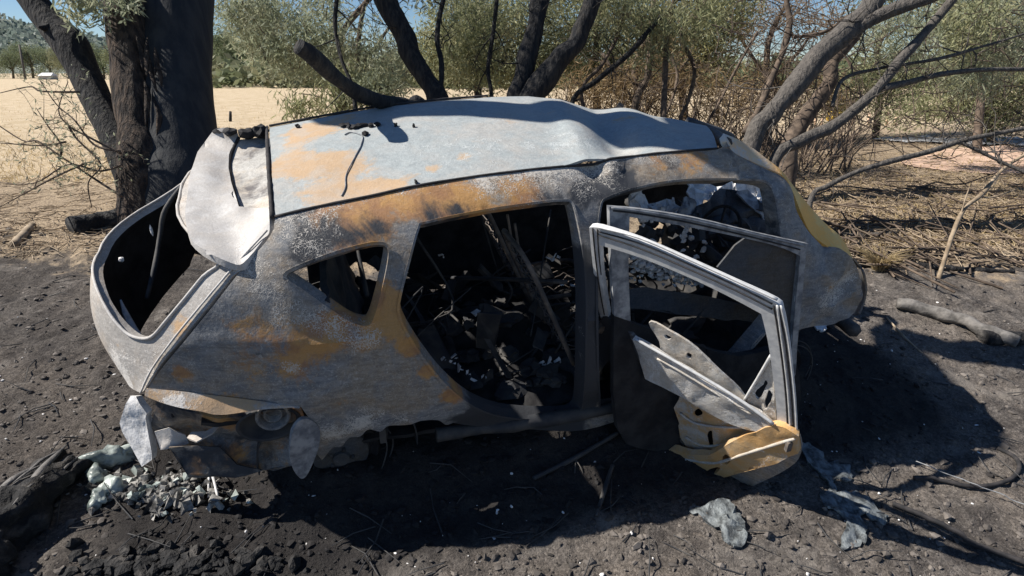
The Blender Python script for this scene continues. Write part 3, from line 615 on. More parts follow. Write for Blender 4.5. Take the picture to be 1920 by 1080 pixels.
# hanging plate under the tailgate
pxsheet('hanging_plate', [(240, 756, -.53), (250, 742, -.52), (262, 742, -.54), (270, 760, -.57), (280, 772, -.585), (277, 782, -.58), (290, 845, -.61), (289, 860, -.61), (271, 872, -.59), (252, 838, -.54), (236, 806, -.51), (231, 790, -.50)], M_WHITE, n=1, step=7, thick=.03, bump=.004, bf=16)
V, Fc = tube([at(175, 500, .25), at(181, 512, .2), at(178, 545, .15)], [.012, .016, .01], 6, .4, 3, res=4)
mesh('tailgate_catch', V, Fc, M_DARK2, car)

# ---- wheels without tyres: brake drum, rim and bead wires
def make_wheel(c, side):
    parts = []
    V, Fc = disc(c, 0, 0, 0, 48, [(.001, -.045), (.035, -.045), (.04, -.03), (.05, -.03), (.115, -.018), (.128, -.01), (.135, .03), (.135, .07)])
    V[:, 1] = c[1]+(V[:, 1]-c[1])*side; wh = mesh('wheel', V, Fc, M_SKIN, car, attrs=stains(V), thick=.005)
    rp = [(.14, .03), (.16, .03), (.172, .02), (.18, .01), (.184, .02), (.178, .05), (.17, .10), (.18, .13)]
    V, Fc = disc(c, 0, 0, 0, 48, rp); V[:, 1] = c[1]+(V[:, 1]-c[1])*side; V += .004*fbm(V*12, 2, 4)[:, None]
    mesh('rim', V, Fc, M_DARK, wh, thick=.006)
    bolts = [disc(c+A([math.cos(k*2*math.pi/5)*.055, -.035*side, math.sin(k*2*math.pi/5)*.055]), 0, 0, 0, 8, [(.009, .01*side), (.009, -.012*side), (.001, -.014*side)]) for k in range(5)]
    for V, Fc in bolts: mesh('wheel_bolt', V, Fc, M_DARK2, wh)
    an = np.linspace(0, 2*np.pi, 60)
    for k, (rr, yy) in enumerate([(.215, -.05), (.24, -.02)]):
        P = np.c_[c[0]+np.cos(an)*(rr+.015*np.sin(3*an+k)), c[1]+yy*side+.02*np.sin(2*an+k), np.maximum(c[2]+np.sin(an)*rr*1.0, .01)]
        V, Fc = tube(P, .004, 5); mesh('bead_wire', V, Fc, M_DARK2, wh)
    return wh
rc = at(655, 842, -.70)
make_wheel(A([.80, -.68, .19]), 1); make_wheel(A([.82, .74, .17]), -1); make_wheel(A([3.40, -.66, .16]), 1); make_wheel(A([3.40, .72, .16]), -1)
# wheel arch liner (dark shell behind the rear arch)
an = np.linspace(-.1, np.pi+.1, 24); V = A([[.80+np.cos(a)*.37, y, .24+np.sin(a)*.36] for a in an for y in (-.74, -.45)])
Fc = [(2*i, 2*i+1, 2*i+3, 2*i+2) for i in range(23)]; mesh('wheel_arch', V, Fc, M_DARK2, car, thick=.006)

# ---- floor, sills, far interior
def floor_z(X, Y): return .26+.05*fbm(np.c_[X*3, Y*3, X*0], 4, 8)+.10*np.exp(-(Y/.12)**2)+.22*sstep(.95, .6, X)
xs, ys = np.meshgrid(np.linspace(.25, 3.35, 130), np.linspace(-.70, .70, 70), indexing='ij'); V = np.c_[xs.ravel(), ys.ravel(), floor_z(xs.ravel(), ys.ravel())]
i = (np.arange(129)[:, None]*70+np.arange(69)[None]).ravel(); mesh('floor_pan', V, np.c_[i, i+70, i+71, i+1], M_DARK, car, thick=.02)
V, Fc = grid_surf(lambda u, v: np.c_[(-.09+.22*(2*v-1)**2)*(1-u)+.62*u, (-.64+1.28*v), .53+.03*fbm(np.c_[u*3, v*6, u*0], 3, 9)], 24, 40); mesh('boot_floor', V, Fc, M_DARK, car, thick=.02)
for s in (-1, 1):
    V, Fc = tube([(1.25, s*.80, .30), (1.8, s*.81, .27), (2.5, s*.81, .26), (3.1, s*.80, .24)], .034, 10, .35, 4, res=8); mesh('door_sill', V, Fc, M_DARK2, car)
# seat skeletons
def seat(cx, cy, name, wd=.46, h=.62, tilt=.28, label=None):
    T = []; b = A([cx, cy, .42])
    def fr(pts, r): T.append(tube([b+A(p) for p in pts], r, 6, .1, 3, res=4))
    fr([(0, -wd/2, 0), (-tilt*.5, -wd/2, h*.5), (-tilt, -wd*.42, h), (-tilt-.02, 0, h+.04), (-tilt, wd*.42, h), (-tilt*.5, wd/2, h*.5), (0, wd/2, 0)], .014)
    fr([(0, -wd/2, 0), (.45, -wd/2, .02), (.48, 0, .02), (.45, wd/2, .02), (0, wd/2, 0)], .016)
    for k in range(9):
        z = .06+k*.065; f = z/h; P = [b+A([-tilt*f+.01*math.sin(q*9), -wd*.46+wd*.92*q/12, z+.012*math.sin(q*2.4+k)]) for q in range(13)]; T.append(tube(P, .004, 4))
    for k in range(8):
        y = -wd*.4+wd*.8*k/7; P = [b+A([.02+.43*q/12, y+.012*math.sin(q*2.2), .015+.015*math.sin(q*1.9+k)]) for q in range(13)]; T.append(tube(P, .004, 4))
    fr([(-tilt, -.06, h), (-tilt-.03, -.06, h+.16)], .007); fr([(-tilt, .06, h), (-tilt-.03, .06, h+.16)], .007)
    fr([(.05, -wd/2+.03, -.15), (.40, -wd/2+.03, -.15)], .018); fr([(.05, wd/2-.03, -.15), (.40, wd/2-.03, -.15)], .018)
    for yy in (-1, 1):
        for xx in (.06, .38): fr([(xx, yy*(wd/2-.03), -.15), (xx, yy*(wd/2-.02), .01)], .014)
    V, Fc = join(T); return mesh(name, V, Fc, M_BARE, car)
seat(2.05, -.36, 'seat_frame'); seat(2.05, .36, 'seat_frame')
# charred rear bench
V, Fc = grid_surf(lambda u, v: np.c_[1.02-.20*u, -.77+1.54*v, .30+.80*u]+np.c_[.03*fbm(np.c_[u*4, v*7, u*0], 3, 5), 0*u, .02*fbm(np.c_[u*4, v*7, u*0+3], 3, 6)], 30, 60)
mesh('rear_seat_back', V, Fc, M_DARK2, car, thick=.03)
V, Fc = grid_surf(lambda u, v: np.c_[1.02+.45*u, -.62+1.24*v, .46-.05*u]+np.c_[0*u, 0*u, .035*fbm(np.c_[u*4, v*9, u*0], 3, 15)], 24, 60)
mesh('rear_seat_base', V, Fc, M_DARK, car, thick=.03)
T = [tube([(1.0, -.55, .97), (1.0, -.2, .99), (1.0, .2, .99), (1.0, .55, .97)], .012, 6)]
for k in range(46):
    y0 = RNG.uniform(-.6, .6); x0 = RNG.uniform(1.1, 3.0); p0 = A([x0, y0, RNG.uniform(.35, .6)]); T.append(tube([p0, p0+RNG.normal(0, .12, 3), p0+RNG.normal(0, .22, 3)+A([0, 0, .08])], RNG.uniform(.003, .009), 5, res=4))
T.append(tube([(1.95, -.62, .95), (1.75, -.2, .78), (1.5, .2, .62)], .012, 6, res=4)); T.append(tube([(.62, -.6, 1.02), (.58, -.3, .7), (.65, -.1, .5)], .011, 6, res=4))
V, Fc = join(T); mesh('wiring_and_struts', V, Fc, M_DARK2, car)['kind'] = 'stuff'
T = []
for k in range(120):
    c_ = A([RNG.uniform(.9, 3.1), RNG.uniform(-.62, .6), 0]); c_[2] = float(floor_z(c_[:1], c_[1:2])[0])+.02; r_ = RNG.uniform(.02, .085); T.append(lump(c_, (r_*RNG.uniform(.7, 1.6), r_, r_*RNG.uniform(.4, .9)), k, 2, .7, 2.6))
for k in range(40):
    c_ = A([RNG.uniform(1.1, 3.0), RNG.uniform(-.6, .6), RNG.uniform(.32, .6)]); v_, f_ = box((0, 0, 0), (RNG.uniform(.05, .3), RNG.uniform(.02, .12), .006), randrot(), .012); T.append((v_+c_, f_))
V, Fc = join(T); mesh('charred_debris', V, Fc, M_DARK2, car, False)['kind'] = 'stuff'
# white chips standing in for flecks of sunlight on the debris
T = []
for px, py, Y, r in [(893, 585, -.15, .035), (908, 592, -.15, .03), (1030, 484, .05, .025), (1042, 478, .05, .022), (1028, 678, -.45, .028), (1015, 681, -.45, .02), (1045, 676, -.45, .02), (826, 478, .1, .015), (850, 668, -.5, .016), (830, 672, -.5, .014), (905, 705, -.55, .014), (812, 680, -.55, .012), (1050, 530, -.1, .02), (1075, 535, -.1, .018), (985, 522, 0, .012), (860, 690, -.55, .02), (875, 700, -.55, .018), (888, 712, -.55, .018), (845, 678, -.55, .016)]:
    v_, f_ = box((0, 0, 0), (r*1.9, r*.8, r*.25), randrot(), r*.18); T.append((v_+at(px, py, Y), f_)); v_, f_ = box((0, 0, 0), (r*.9, r*.5, r*.2), randrot(), r*.15); T.append((v_+at(px+6, py+3, Y), f_))
V, Fc = join(T); mesh('sun_fleck_chips', V, Fc, M_WHITE, car, False)['kind'] = 'stuff'

# ---- dashboard and bulkhead debris seen through the front door opening
pxsheet('crumpled_airbag', [(1182, 384, 0.02), (1186, 362, 0.05), (1192, 350, 0.08), (1204, 360, 0.10), (1216, 374, 0.15), (1245, 378, 0.20), (1262, 370, 0.22), (1268, 385, 0.18), (1275, 400, 0.12), (1290, 420, 0.08), (1270, 412, 0.04), (1240, 398, 0.02), (1210, 396, 0.00)], M_WHITE, step=5, thick=.008, bump=.035, bf=24, n=3)
pxsheet('crumpled_airbag', [(1282, 338, 0.42), (1310, 330, 0.48), (1360, 328, 0.50), (1420, 332, 0.50), (1444, 345, 0.47), (1452, 380, 0.37), (1456, 415, 0.27), (1448, 418, 0.24), (1430, 385, 0.32), (1400, 368, 0.40), (1368, 362, 0.39), (1340, 368, 0.34), (1318, 385, 0.28), (1300, 398, 0.24), (1295, 375, 0.32), (1288, 350, 0.40)], M_WHITE, step=5, thick=.008, bump=.04, bf=20, n=3)
pxsheet('dash_panel', [(1300, 400, -.1), (1320, 380, 0), (1345, 365, .05), (1380, 362, .06), (1420, 372, .0), (1450, 405, -.1), (1458, 440, -.2), (1400, 450, -.22), (1340, 440, -.2), (1305, 425, -.15)], M_SKIN, step=6, thick=.01, bump=.05, bf=11)
pxsheet('dash_panel', [(1268, 390, -.05), (1285, 370, .0), (1300, 368, .02), (1312, 400, -.05), (1290, 420, -.1)], M_GREY, step=6, thick=.01, bump=.03, bf=11)
pxsheet('dash_panel', [(1385, 362, -.02), (1400, 356, 0), (1420, 375, -.03), (1448, 410, -.12), (1440, 425, -.15), (1410, 395, -.08)], M_GREY, step=6, thick=.01, bump=.02, bf=11)
T = [lump(at(px, py, Y), (RNG.uniform(.03, .06),)*3, int(px), 2, .6, 2.5) for px, py, Y in [(1230, 440, -.1), (1262, 430, -.1), (1300, 455, -.2), (1330, 470, -.2), (1250, 470, -.1), (1210, 440, -.1), (1290, 490, -.2), (1340, 500, -.25), (1380, 480, -.2), (1220, 410, 0), (1400, 430, -.15)]]
T += [box(at(px, py, Y), (.10, .07, .05), randrot()) for px, py, Y in [(1310, 440, -.2), (1275, 455, -.15), (1350, 455, -.2)]]
V, Fc = join(T); mesh('heater_debris', V, Fc, M_DARK2, car, False)['kind'] = 'stuff'
T = []
for k in range(420):
    px = RNG.uniform(1182, 1306); py = 486+(px-1182)*.22+RNG.normal(0, 13); r = RNG.uniform(.006, .018)
    T.append(lump(at(px, py, -.30+RNG.uniform(-.05, .05)), (r*1.2, r, r*.8), k, 1, .5, 2))
for px, py in [(1283, 430), (1200, 405), (1208, 415), (1285, 445), (1220, 455), (1195, 470), (1302, 420), (1240, 402), (1322, 462), (1300, 512), (1310, 530)]:
    for k in range(4): T.append(lump(at(px+RNG.normal(0, 5), py+RNG.normal(0, 5), -.30), (RNG.uniform(.008, .02),)*3, k, 1, .5, 2))
V, Fc = join(T); tag(mesh('ash_rubble', V, Fc, M_WHITE, car, False), kind='stuff')
c = at(1345, 440, -.33); an = np.linspace(0, 2*np.pi, 40); ex_, ey_ = A([.35, 0, .94]), A([0, 1, 0]); T = [tube([c+.17*(math.cos(a)*ex_+math.sin(a)*ey_) for a in an], .010, 6)]
for a in (0.3, 2.4, 4.5): T.append(tube([c, c+.17*(math.cos(a)*ex_+math.sin(a)*ey_)], .008, 5))
T.append(tube([c, c+A([.35, 0, -.12])], .02, 8)); V, Fc = join(T); mesh('steering_wheel', V, Fc, M_DARK, car)
V, Fc = tube([(3.0, -.72, .80), (3.02, -.3, .84), (3.02, .3, .84), (3.0, .72, .80)], .03, 8, .1, 3, res=4); mesh('dash_beam', V, Fc, M_DARK2, car)
pxsheet('cross_member', [(1178, 545, -.45), (1230, 543, -.45), (1300, 552, -.47), (1380, 565, -.5), (1450, 578, -.52), (1458, 600, -.54), (1380, 600, -.54), (1300, 592, -.52), (1178, 578, -.5)], M_SKIN, step=10, thick=.03, bump=.012, bf=8, attrs={'soot_shade': -.3})
# bulkhead and engine
V, Fc = grid_surf(lambda u, v: np.c_[3.28+.08*u+.03*fbm(np.c_[u*3, v*5, u*0], 3, 5), -.68+1.36*v, .25+.55*u], 20, 40); mesh('bulkhead', V, Fc, M_DARK2, car, thick=.02)
V, Fc = join([lump((3.58, .05, .38), (.20, .30, .20), 5, 3, .3, 2), box((3.6, -.2, .42), (.2, .16, .22)), box((3.55, .3, .38), (.22, .2, .2)), lump((3.62, -.35, .34), (.12, .14, .14), 9, 2, .4)]); mesh('engine_block', V, Fc, M_DARK2, car, False)
V, Fc = tube([(3.88, -.70, .40), (3.98, -.3, .36), (3.98, .3, .36), (3.88, .7, .38)], .04, 6, .2, 2, res=5); mesh('bumper_beam', V, Fc, M_SKIN, car, attrs=stains(V))
# nose cap of the near wing
pxsheet('wing_front', [(1602, 486, -.72), (1618, 508, -.72), (1624, 535, -.72), (1622, 560, -.72), (1612, 588, -.72), (1612, 588, -.72), (1600, 590, -.60), (1612, 560, -.56), (1616, 530, -.55), (1612, 505, -.56), (1600, 488, -.6)], M_SIDE, step=8, thick=.01, attrs={'soot_shade': .2})

# ---- doors
def plane3(p0, p1, p2):
    n = np.cross(p1-p0, p2-p0); n /= np.linalg.norm(n)
    if n@(CAMC-p0) < 0: n = -n
    def f(P, off=0.):
        out = []
        for x, y in P:
            d = ray(x, y); t = ((p0+n*off-CAMC)@n)/(d@n); out.append(CAMC+d*t)
        return A(out)
    return f, n
# rear door, swung right round on the middle pillar; we look at its stripped inner side
RD, RDn = plane3(at(1115, 430, -.84), at(1457, 566, -1.45), at(1492, 812, -1.47))
rdo = lambda off: (lambda P: RD(P, off))
rd = pxsheet('rear_door', [(x, y, 0) for x, y in [(1112, 600), (1200, 640), (1300, 700), (1400, 760), (1480, 800), (1495, 840), (1440, 870), (1330, 915), (1230, 890), (1160, 850), (1110, 780)]], M_DARK, car, (), rdo(-.06), step=10, thick=.006, bump=.004, attrs={'soot_shade': .4})
rd['label'] = 'open rear door stripped to bare metal, pale frame and orange rust along its lower edge'
def dsheet(name, px, mat, off, parent=rd, holes=(), **k): return pxsheet(name, [(*q, 0) for q in px], mat, parent, [[(*q, 0) for q in h] for h in holes], rdo(off), **k)
for a in [('rust', 1400, 800, .07, 1.3), ('rust', 1430, 815, .07, 1.4), ('rust', 1350, 860, .07, 1.2), ('rust', 1390, 835, .07, 1.2), ('rust', 1330, 880, .05, .9), ('rust', 1360, 740, .05, .5), ('rust', 1460, 800, .05, .9), ('rust', 1280, 895, .04, .7), ('rust', 1340, 790, .05, .6),
          ('white', 1250, 870, .05, .7), ('white', 1240, 660, .05, .5), ('white', 1300, 715, .06, .5), ('white', 1420, 780, .03, .5)]:
    BLOBS.append((a[0], RD([(a[1], a[2])], .02)[0], A([a[3]]*3), a[4]))
FRO = [(1108, 423), (1108, 423), (1128, 424), (1200, 447), (1290, 486), (1380, 527), (1456, 562), (1468, 580), (1476, 620), (1484, 680), (1490, 750), (1494, 812), (1494, 812), (1459, 812), (1459, 812), (1458, 760), (1450, 690), (1442, 635), (1430, 584), (1430, 584), (1370, 552), (1290, 514), (1200, 478), (1128, 456), (1128, 456), (1131, 510), (1144, 592), (1144, 592), (1130, 594), (1120, 540), (1112, 470)]
dsheet('window_frame', FRO, M_ALLOY, .02, step=7, thick=.03)
def dline(name, px, r, off, mat, parent=rd, n=6, res=5, f=None):
    V, Fc = tube((f or RD)(px, off), r, n, .1, 3, res=res, freq=30); return mesh(name, V, Fc, mat, parent)
for dy in (9, 18): dline('frame_ridge', [(1122, 428+dy*.7), (1200, 448+dy), (1290, 486+dy), (1380, 527+dy), (1448, 560+dy*1.1)], .0032, .038, M_SEAL)
dline('frame_ridge', [(1118, 425), (1200, 446), (1290, 485), (1380, 526), (1458, 562)], .006, .040, M_ALLOY)
for dx in (-5, -16): dline('frame_ridge', [(1462+dx*.7, 574), (1476+dx, 630), (1484+dx, 690), (1490+dx, 750), (1493+dx, 808)], .0036, .038, M_SEAL)
for dx in (-11, 1): dline('frame_ridge', [(1464+dx*.6, 572), (1476+dx, 630), (1484+dx, 690), (1490+dx, 750), (1493+dx, 808)], .0045, .040, M_ALLOY)
dline('frame_ridge', [(1111, 428), (1116, 480), (1124, 540), (1133, 590)], .003, .038, M_SEAL)
dline('frame_ridge', [(1120, 430), (1122, 470), (1127, 515)], .003, .038, M_SEAL)
# quarter light sheet with slots
dsheet('quarter_light', [(1398, 748), (1398, 748), (1446, 668), (1446, 668), (1453, 720), (1458, 792), (1458, 792), (1430, 778)], M_DOOR, .012, step=6, thick=.01, bump=.008, bf=22, attrs={'ash': .4},
       holes=[[(1418, 738), (1434, 712), (1438, 722), (1424, 746)], [(1432, 752), (1444, 728), (1448, 745), (1438, 765)]])
dline('quarter_post', [(1396, 750), (1420, 710), (1447, 664)], .007, .02, M_ALLOY)
dsheet('belt_panel', [(1216, 604), (1240, 611), (1290, 640), (1353, 695), (1402, 748), (1402, 748), (1370, 752), (1320, 735), (1290, 712), (1243, 668), (1238, 640)], M_DOOR, .015, step=7, thick=.01, bump=.008, bf=12, attrs={'ash': .3, 'soot_shade': .25}, holes=[[(1247, 630), (1253, 628), (1260, 634), (1254, 638)], [(1290, 662), (1297, 664), (1296, 671), (1289, 669)]])
dsheet('belt_beam', [(1190, 634), (1190, 634), (1210, 645), (1270, 682), (1347, 728), (1402, 762), (1450, 796), (1450, 796), (1425, 806), (1370, 790), (1323, 766), (1260, 730), (1212, 706), (1212, 706), (1204, 680)], M_DOOR, .05, step=7, thick=.03, bump=.008, bf=14, attrs={'ash': .5, 'rust': -.1, 'white': .35})
dline('belt_lip', [(1192, 636), (1270, 680), (1347, 725), (1402, 760), (1450, 795)], .008, .068, M_ALLOY)
dsheet('hinge_panel', [(1131, 592), (1160, 606), (1193, 634), (1204, 680), (1212, 706), (1212, 706), (1180, 690), (1148, 674), (1130, 690), (1116, 725), (1098, 695), (1112, 640)], M_SIDE, .03, step=8, thick=.02, bump=.004, attrs={'soot_shade': .1, 'rust': .1})
dsheet('inner_sheet', [(1266, 748), (1300, 745), (1329, 755), (1370, 778), (1452, 796), (1470, 830), (1400, 862), (1335, 880), (1285, 872), (1276, 815)], M_DOOR, .0, step=7, thick=.006, bump=.011, bf=12, attrs={'ash': .3, 'rust': .55}, holes=[[(1303, 770), (1312, 767), (1318, 775), (1309, 780)], [(1330, 812), (1338, 812), (1338, 832), (1330, 832)]])
dsheet('lower_edge', [(1222, 850), (1262, 838), (1286, 844), (1330, 846), (1365, 832), (1402, 812), (1457, 794), (1497, 812), (1497, 812), (1499, 845), (1499, 845), (1430, 872), (1353, 892), (1304, 910), (1270, 905), (1216, 897), (1216, 897), (1224, 870)], M_DOOR, .05, step=6, thick=.035, bump=.007, bf=12, attrs={'ash': .2, 'rust': .75},
       holes=[[(1357, 851), (1365, 848), (1371, 853), (1370, 863), (1362, 866), (1356, 860)], [(1293, 893), (1310, 884), (1345, 872), (1352, 876), (1340, 884), (1318, 888), (1316, 896), (1300, 899)]])
dsheet('door_underside', [(1216, 897), (1270, 906), (1304, 911), (1353, 893), (1430, 873), (1499, 846), (1500, 814), (1500, 814), (1503, 850), (1480, 875), (1414, 910), (1360, 930), (1310, 938), (1255, 925), (1190, 890), (1170, 860)], M_SIDE, .03, step=8, thick=.01, bump=.003, attrs={'soot_shade': -.4, 'ash': .1})
dline('door_rib', [(1232, 672), (1290, 705), (1350, 742), (1410, 778)], .006, .066, M_DOOR)
dline('door_rib', [(1275, 775), (1300, 792), (1340, 800), (1400, 802)], .007, .010, M_DOOR)
dline('door_rib', [(1285, 820), (1320, 836), (1370, 830), (1430, 812)], .007, .010, M_DOOR)
dline('door_rib', [(1228, 860), (1290, 862), (1340, 868), (1400, 850), (1490, 822)], .008, .068, M_DOOR)
dline('door_strut', [(1195, 700), (1230, 760), (1255, 800), (1285, 835)], .008, .0, M_SKIN)
dline('door_strut', [(1180, 700), (1200, 760), (1240, 830)], .006, -.01, M_DARK2)
for px, py in [(1128, 612), (1118, 700)]:
    c_ = RD([(px, py)], .03)[0]; V, Fc = join([box(c_, (.05, .04, .06), randrot(), .004), box(c_+A([-.03, .02, 0]), (.05, .03, .03), None, .003)]); mesh('door_hinge', V, Fc, M_BARE, rd, False)
V, Fc = join([box(RD([(1478, 836)], .075)[0], (.02, .02, .05), None, .002)]); mesh('door_latch', V, Fc, M_BARE, rd, False)
# front door: sooty frame hanging just ajar behind it
FD, FDn = plane3(at(1142, 392, -.84), at(1510, 460, -.90), at(1480, 660, -.95))
fd = pxsheet('front_door', [(x, y, 0) for x, y in [(1150, 590), (1180, 602), (1290, 640), (1380, 665), (1482, 655), (1490, 800), (1440, 835), (1330, 840), (1220, 840), (1155, 800)]], M_DARK, car, (), lambda P: FD(P, -.01), step=12, thick=.04, bump=.004, attrs={'soot_shade': .3})
fd['label'] = 'front door frame, grey and sooty, hanging slightly open behind the rear door'
def fsheet(name, px, mat, off, holes=(), **k): return pxsheet(name, [(*q, 0) for q in px], mat, fd, [[(*q, 0) for q in h] for h in holes], (lambda P: FD(P, off)), **k)
fsheet('window_frame', [(1140, 386), (1140, 386), (1200, 391), (1300, 407), (1420, 436), (1513, 456), (1513, 456), (1508, 478), (1500, 560), (1492, 640), (1488, 700), (1478, 700), (1482, 640), (1489, 560), (1497, 478), (1497, 478), (1440, 456), (1300, 426), (1178, 405), (1178, 405), (1176, 500), (1180, 600), (1180, 600), (1150, 590), (1150, 590), (1144, 500)], M_GREY, .0, step=7, thick=.028)
dline('frame_ridge', [(1146, 390), (1200, 396), (1300, 413), (1420, 441), (1508, 461)], .005, .016, M_GREY, fd, f=FD)
dline('frame_ridge', [(1150, 395), (1200, 401), (1300, 419), (1420, 447), (1500, 468)], .004, .016, M_SEAL, fd, f=FD)
dline('door_edge', [(1492, 555), (1488, 610), (1484, 645), (1487, 700), (1492, 800)], .006, .004, M_ALLOY, fd, f=FD)
fsheet('mirror_gusset', [(1398, 444), (1450, 452), (1500, 468), (1497, 560), (1484, 650), (1470, 610), (1455, 570), (1400, 540), (1343, 500), (1343, 500)], M_SKIN, -.02, step=8, thick=.01, bump=.004, attrs={'soot_shade': -.2})
# END_CAR
# ================================================================== TREES AND PLANTS
M_BARK_DARK = simple('scorched_bark', (.012, .013, .016), (.05, .045, .04), 5, .9, 1., .05, sc3=(5, 5, 1.2), lo=.4, hi=.7)
M_BARK_BIG = simple('smooth_scorched_bark', (.020, .024, .030), (.040, .042, .045), 3, .85, .6, .03, sc3=(4, 4, .7))
M_BARK_ROUGH = simple('rough_brown_bark', (.022, .018, .017), (.10, .072, .054), 4, .95, 1., .08, sc3=(6, 6, .9), lo=.38, hi=.68)
M_BARK_GREY = simple('grey_bark', (.05, .046, .043), (.15, .135, .12), 14, .9, 1., .03, sc3=(2.2, 2.2, 1.2), lo=.22, hi=.78)
M_BARK_TWIG = simple('brown_twig', (.06, .045, .035), (.16, .12, .09), 12, .9, .6, .01)
M_TWIG_DRY = simple('dry_twig', (.20, .15, .10), (.40, .32, .23), 9, .9, .5, .01)
def leafmat(name, c1, c2, c3, sc=2.5):
    t = NT(name); g = t.n('ShaderNodeNewGeometry'); n = t.noise(sc, 4, .6, g.outputs['Position'])
    r = t.mix(g.outputs['Random Per Island'], c1, c2); c = t.mix(t.ramp(n, .45, .68), r, c3)
    t.fin(c, .6, 0., .3); tr = t.n('ShaderNodeBsdfTranslucent'); t.l(c, tr.inputs[0]); mx = t.n('ShaderNodeMixShader'); mx.inputs[0].default_value = .42
    t.l(t.b.outputs[0], mx.inputs[1]); t.l(tr.outputs[0], mx.inputs[2]); t.l(mx.outputs[0], t.out.inputs[0]); return t.m
L_OLIVE = leafmat('olive_leaves', (.21, .23, .12), (.36, .37, .21), (.40, .38, .22))
L_GREY = leafmat('grey_green_leaves', (.20, .23, .15), (.36, .39, .27), (.42, .42, .29))
L_DRY = leafmat('scorched_leaves', (.22, .15, .08), (.38, .28, .15), (.30, .22, .13))
L_YEL = leafmat('yellow_green_leaves', (.24, .23, .09), (.36, .33, .15), (.28, .24, .14))
L_FAR = leafmat('far_leaves', (.12, .15, .08), (.20, .23, .13), (.25, .25, .15), .12)
L_STRAW = leafmat('dry_grass', (.40, .31, .17), (.60, .48, .28), (.50, .38, .2))
def leaves(C, L, Wd, droop=.5, jit=.3):
    """C centres; narrow leaf quads, each bent along its length"""
    n = len(C); d = RNG.normal(size=(n, 3)); d[:, 2] = d[:, 2]*(1-droop)-droop*1.4; d /= np.linalg.norm(d, axis=1)[:, None]
    s = np.cross(d, RNG.normal(size=(n, 3))); s /= np.linalg.norm(s, axis=1)[:, None]+1e-9
    L = L*RNG.uniform(1-jit, 1+jit, n)[:, None]; w_ = Wd*RNG.uniform(.7, 1.3, n)[:, None]
    V = np.stack([C-d*L*.5, C+s*w_*.5, C+d*L*.5, C-s*w_*.5], 1).reshape(-1, 3)
    i = np.arange(n)*4; return V, np.c_[i, i+1, i+2, i+3]
def fastmesh(name, V, Q, mat, parent=None):
    me = bpy.data.meshes.new(name); V = A(V, dtype=np.float32); Q = A(Q, dtype=np.int32); n = len(Q)
    me.vertices.add(len(V)); me.vertices.foreach_set('co', V.ravel()); me.loops.add(n*4); me.loops.foreach_set('vertex_index', Q.ravel())
    me.polygons.add(n); me.polygons.foreach_set('loop_start', np.arange(n)*4); me.polygons.foreach_set('loop_total', np.full(n, 4)) if False else None
    me.update(calc_edges=True); me.validate(); me.materials.append(mat)
    o = bpy.data.objects.new(name, me); COL.objects.link(o)
    if parent is not None: o.parent = parent
    return o
def blob_points(n, c, r, clump=.18, k=14):
    """points gathered into leafy clumps inside an ellipsoid"""
    m = max(3, n//k); u = RNG.normal(size=(m, 3)); u /= np.linalg.norm(u, axis=1)[:, None]; u *= RNG.uniform(.15, 1, (m, 1))**.45
    cc = A(c)+u*A(r); P = cc[RNG.integers(0, m, n)]+RNG.normal(0, clump, (n, 3)); return P
def local(o, V): return A(V)-A(o.location[:])
def limb(path, rad, n=14, rough=.30, seed=0, freq=7, res=9, wob=0.):
    P = A(path, float)
    if wob: P[1:-1] += RNG.normal(0, wob, (len(P)-2, 3))
    return tube(P, rad, n, rough, seed, True, freq, 1., res)
def branchlets(path, rad, count, length, gen=2, seed=0, up=.3):
    """side twigs growing off a limb path; returns tubes and twig tips"""
    out = []; tips = []; P = A(path, float)
    for _ in range(count):
        t = RNG.uniform(.15, 1)*(len(P)-1); i = min(int(t), len(P)-2); f = t-i; p = P[i]*(1-f)+P[i+1]*f
        ax = P[i+1]-P[i]; ax /= np.linalg.norm(ax); d = ax*.7+RNG.normal(0, .75, 3); d[2] += up; d /= np.linalg.norm(d)
        l = length*RNG.uniform(.5, 1.2); q = [p]
        for s in range(4): d = d+RNG.normal(0, .28, 3); d /= np.linalg.norm(d); q.append(q[-1]+d*l/4)
        r0 = rad*RNG.uniform(.5, 1.1); out.append(tube(q, np.linspace(r0, r0*.3, 5), 5, 0, 0, False)); tips += q[2:]
        if gen > 1:
            o2, t2 = branchlets(q, rad*.55, 4, length*.5, gen-1, seed, up); out += o2; tips += t2
    return out, tips
def P3(seq): return [W(x, y, d) for x, y, d in seq]
D1 = 6.3
# ---- big tree at the left
def ptree(name, label, cat='tree', at_=None, group=None): return empty(name, label, cat, at_, group)
b0 = W(300, 395, 6.2); base = gz(b0, -.1)
t1 = ptree('scorched_tree', 'huge scorched tree with a twin trunk standing behind the tailgate', 'tree', base)
def trunk(root, name, segs, mat):
    V, Fc = join(segs); return mesh(name, local(root, V), Fc, mat, root)
def flute(V, ax0, ax1, k, amp, seed):
    return V
dz_ = A([0, 0, 1.])
bigp = P3([(372, -330, 6.5), (345, -120, 6.4), (334, 0, 6.35), (330, 100, 6.3), (333, 200, 6.25), (338, 300, 6.2), (330, 360, 6.15)])+[A([*(W(326, 400, 6.15)[:2]), base[2]-.25])]
V, Fc = limb(bigp, [.26, .32, .355, .355, .37, .40, .46, .58], 40, .06, 3, 1.5, 8)
mesh('trunk', local(t1, V), Fc, M_BARK_BIG, t1)
lp = P3([(140, -340, 6.0), (200, -120, 6.05), (228, 0, 6.0), (240, 80, 6.0), (252, 160, 6.0), (262, 240, 6.0), (270, 330, 5.95)])+[A([*(W(280, 390, 5.95)[:2]), base[2]-.25])]
V, Fc = limb(lp, [.16, .20, .20, .20, .20, .22, .26, .36], 40, .16, 13, 3., 8)
mesh('rough_stem', local(t1, V), Fc, M_BARK_ROUGH, t1)
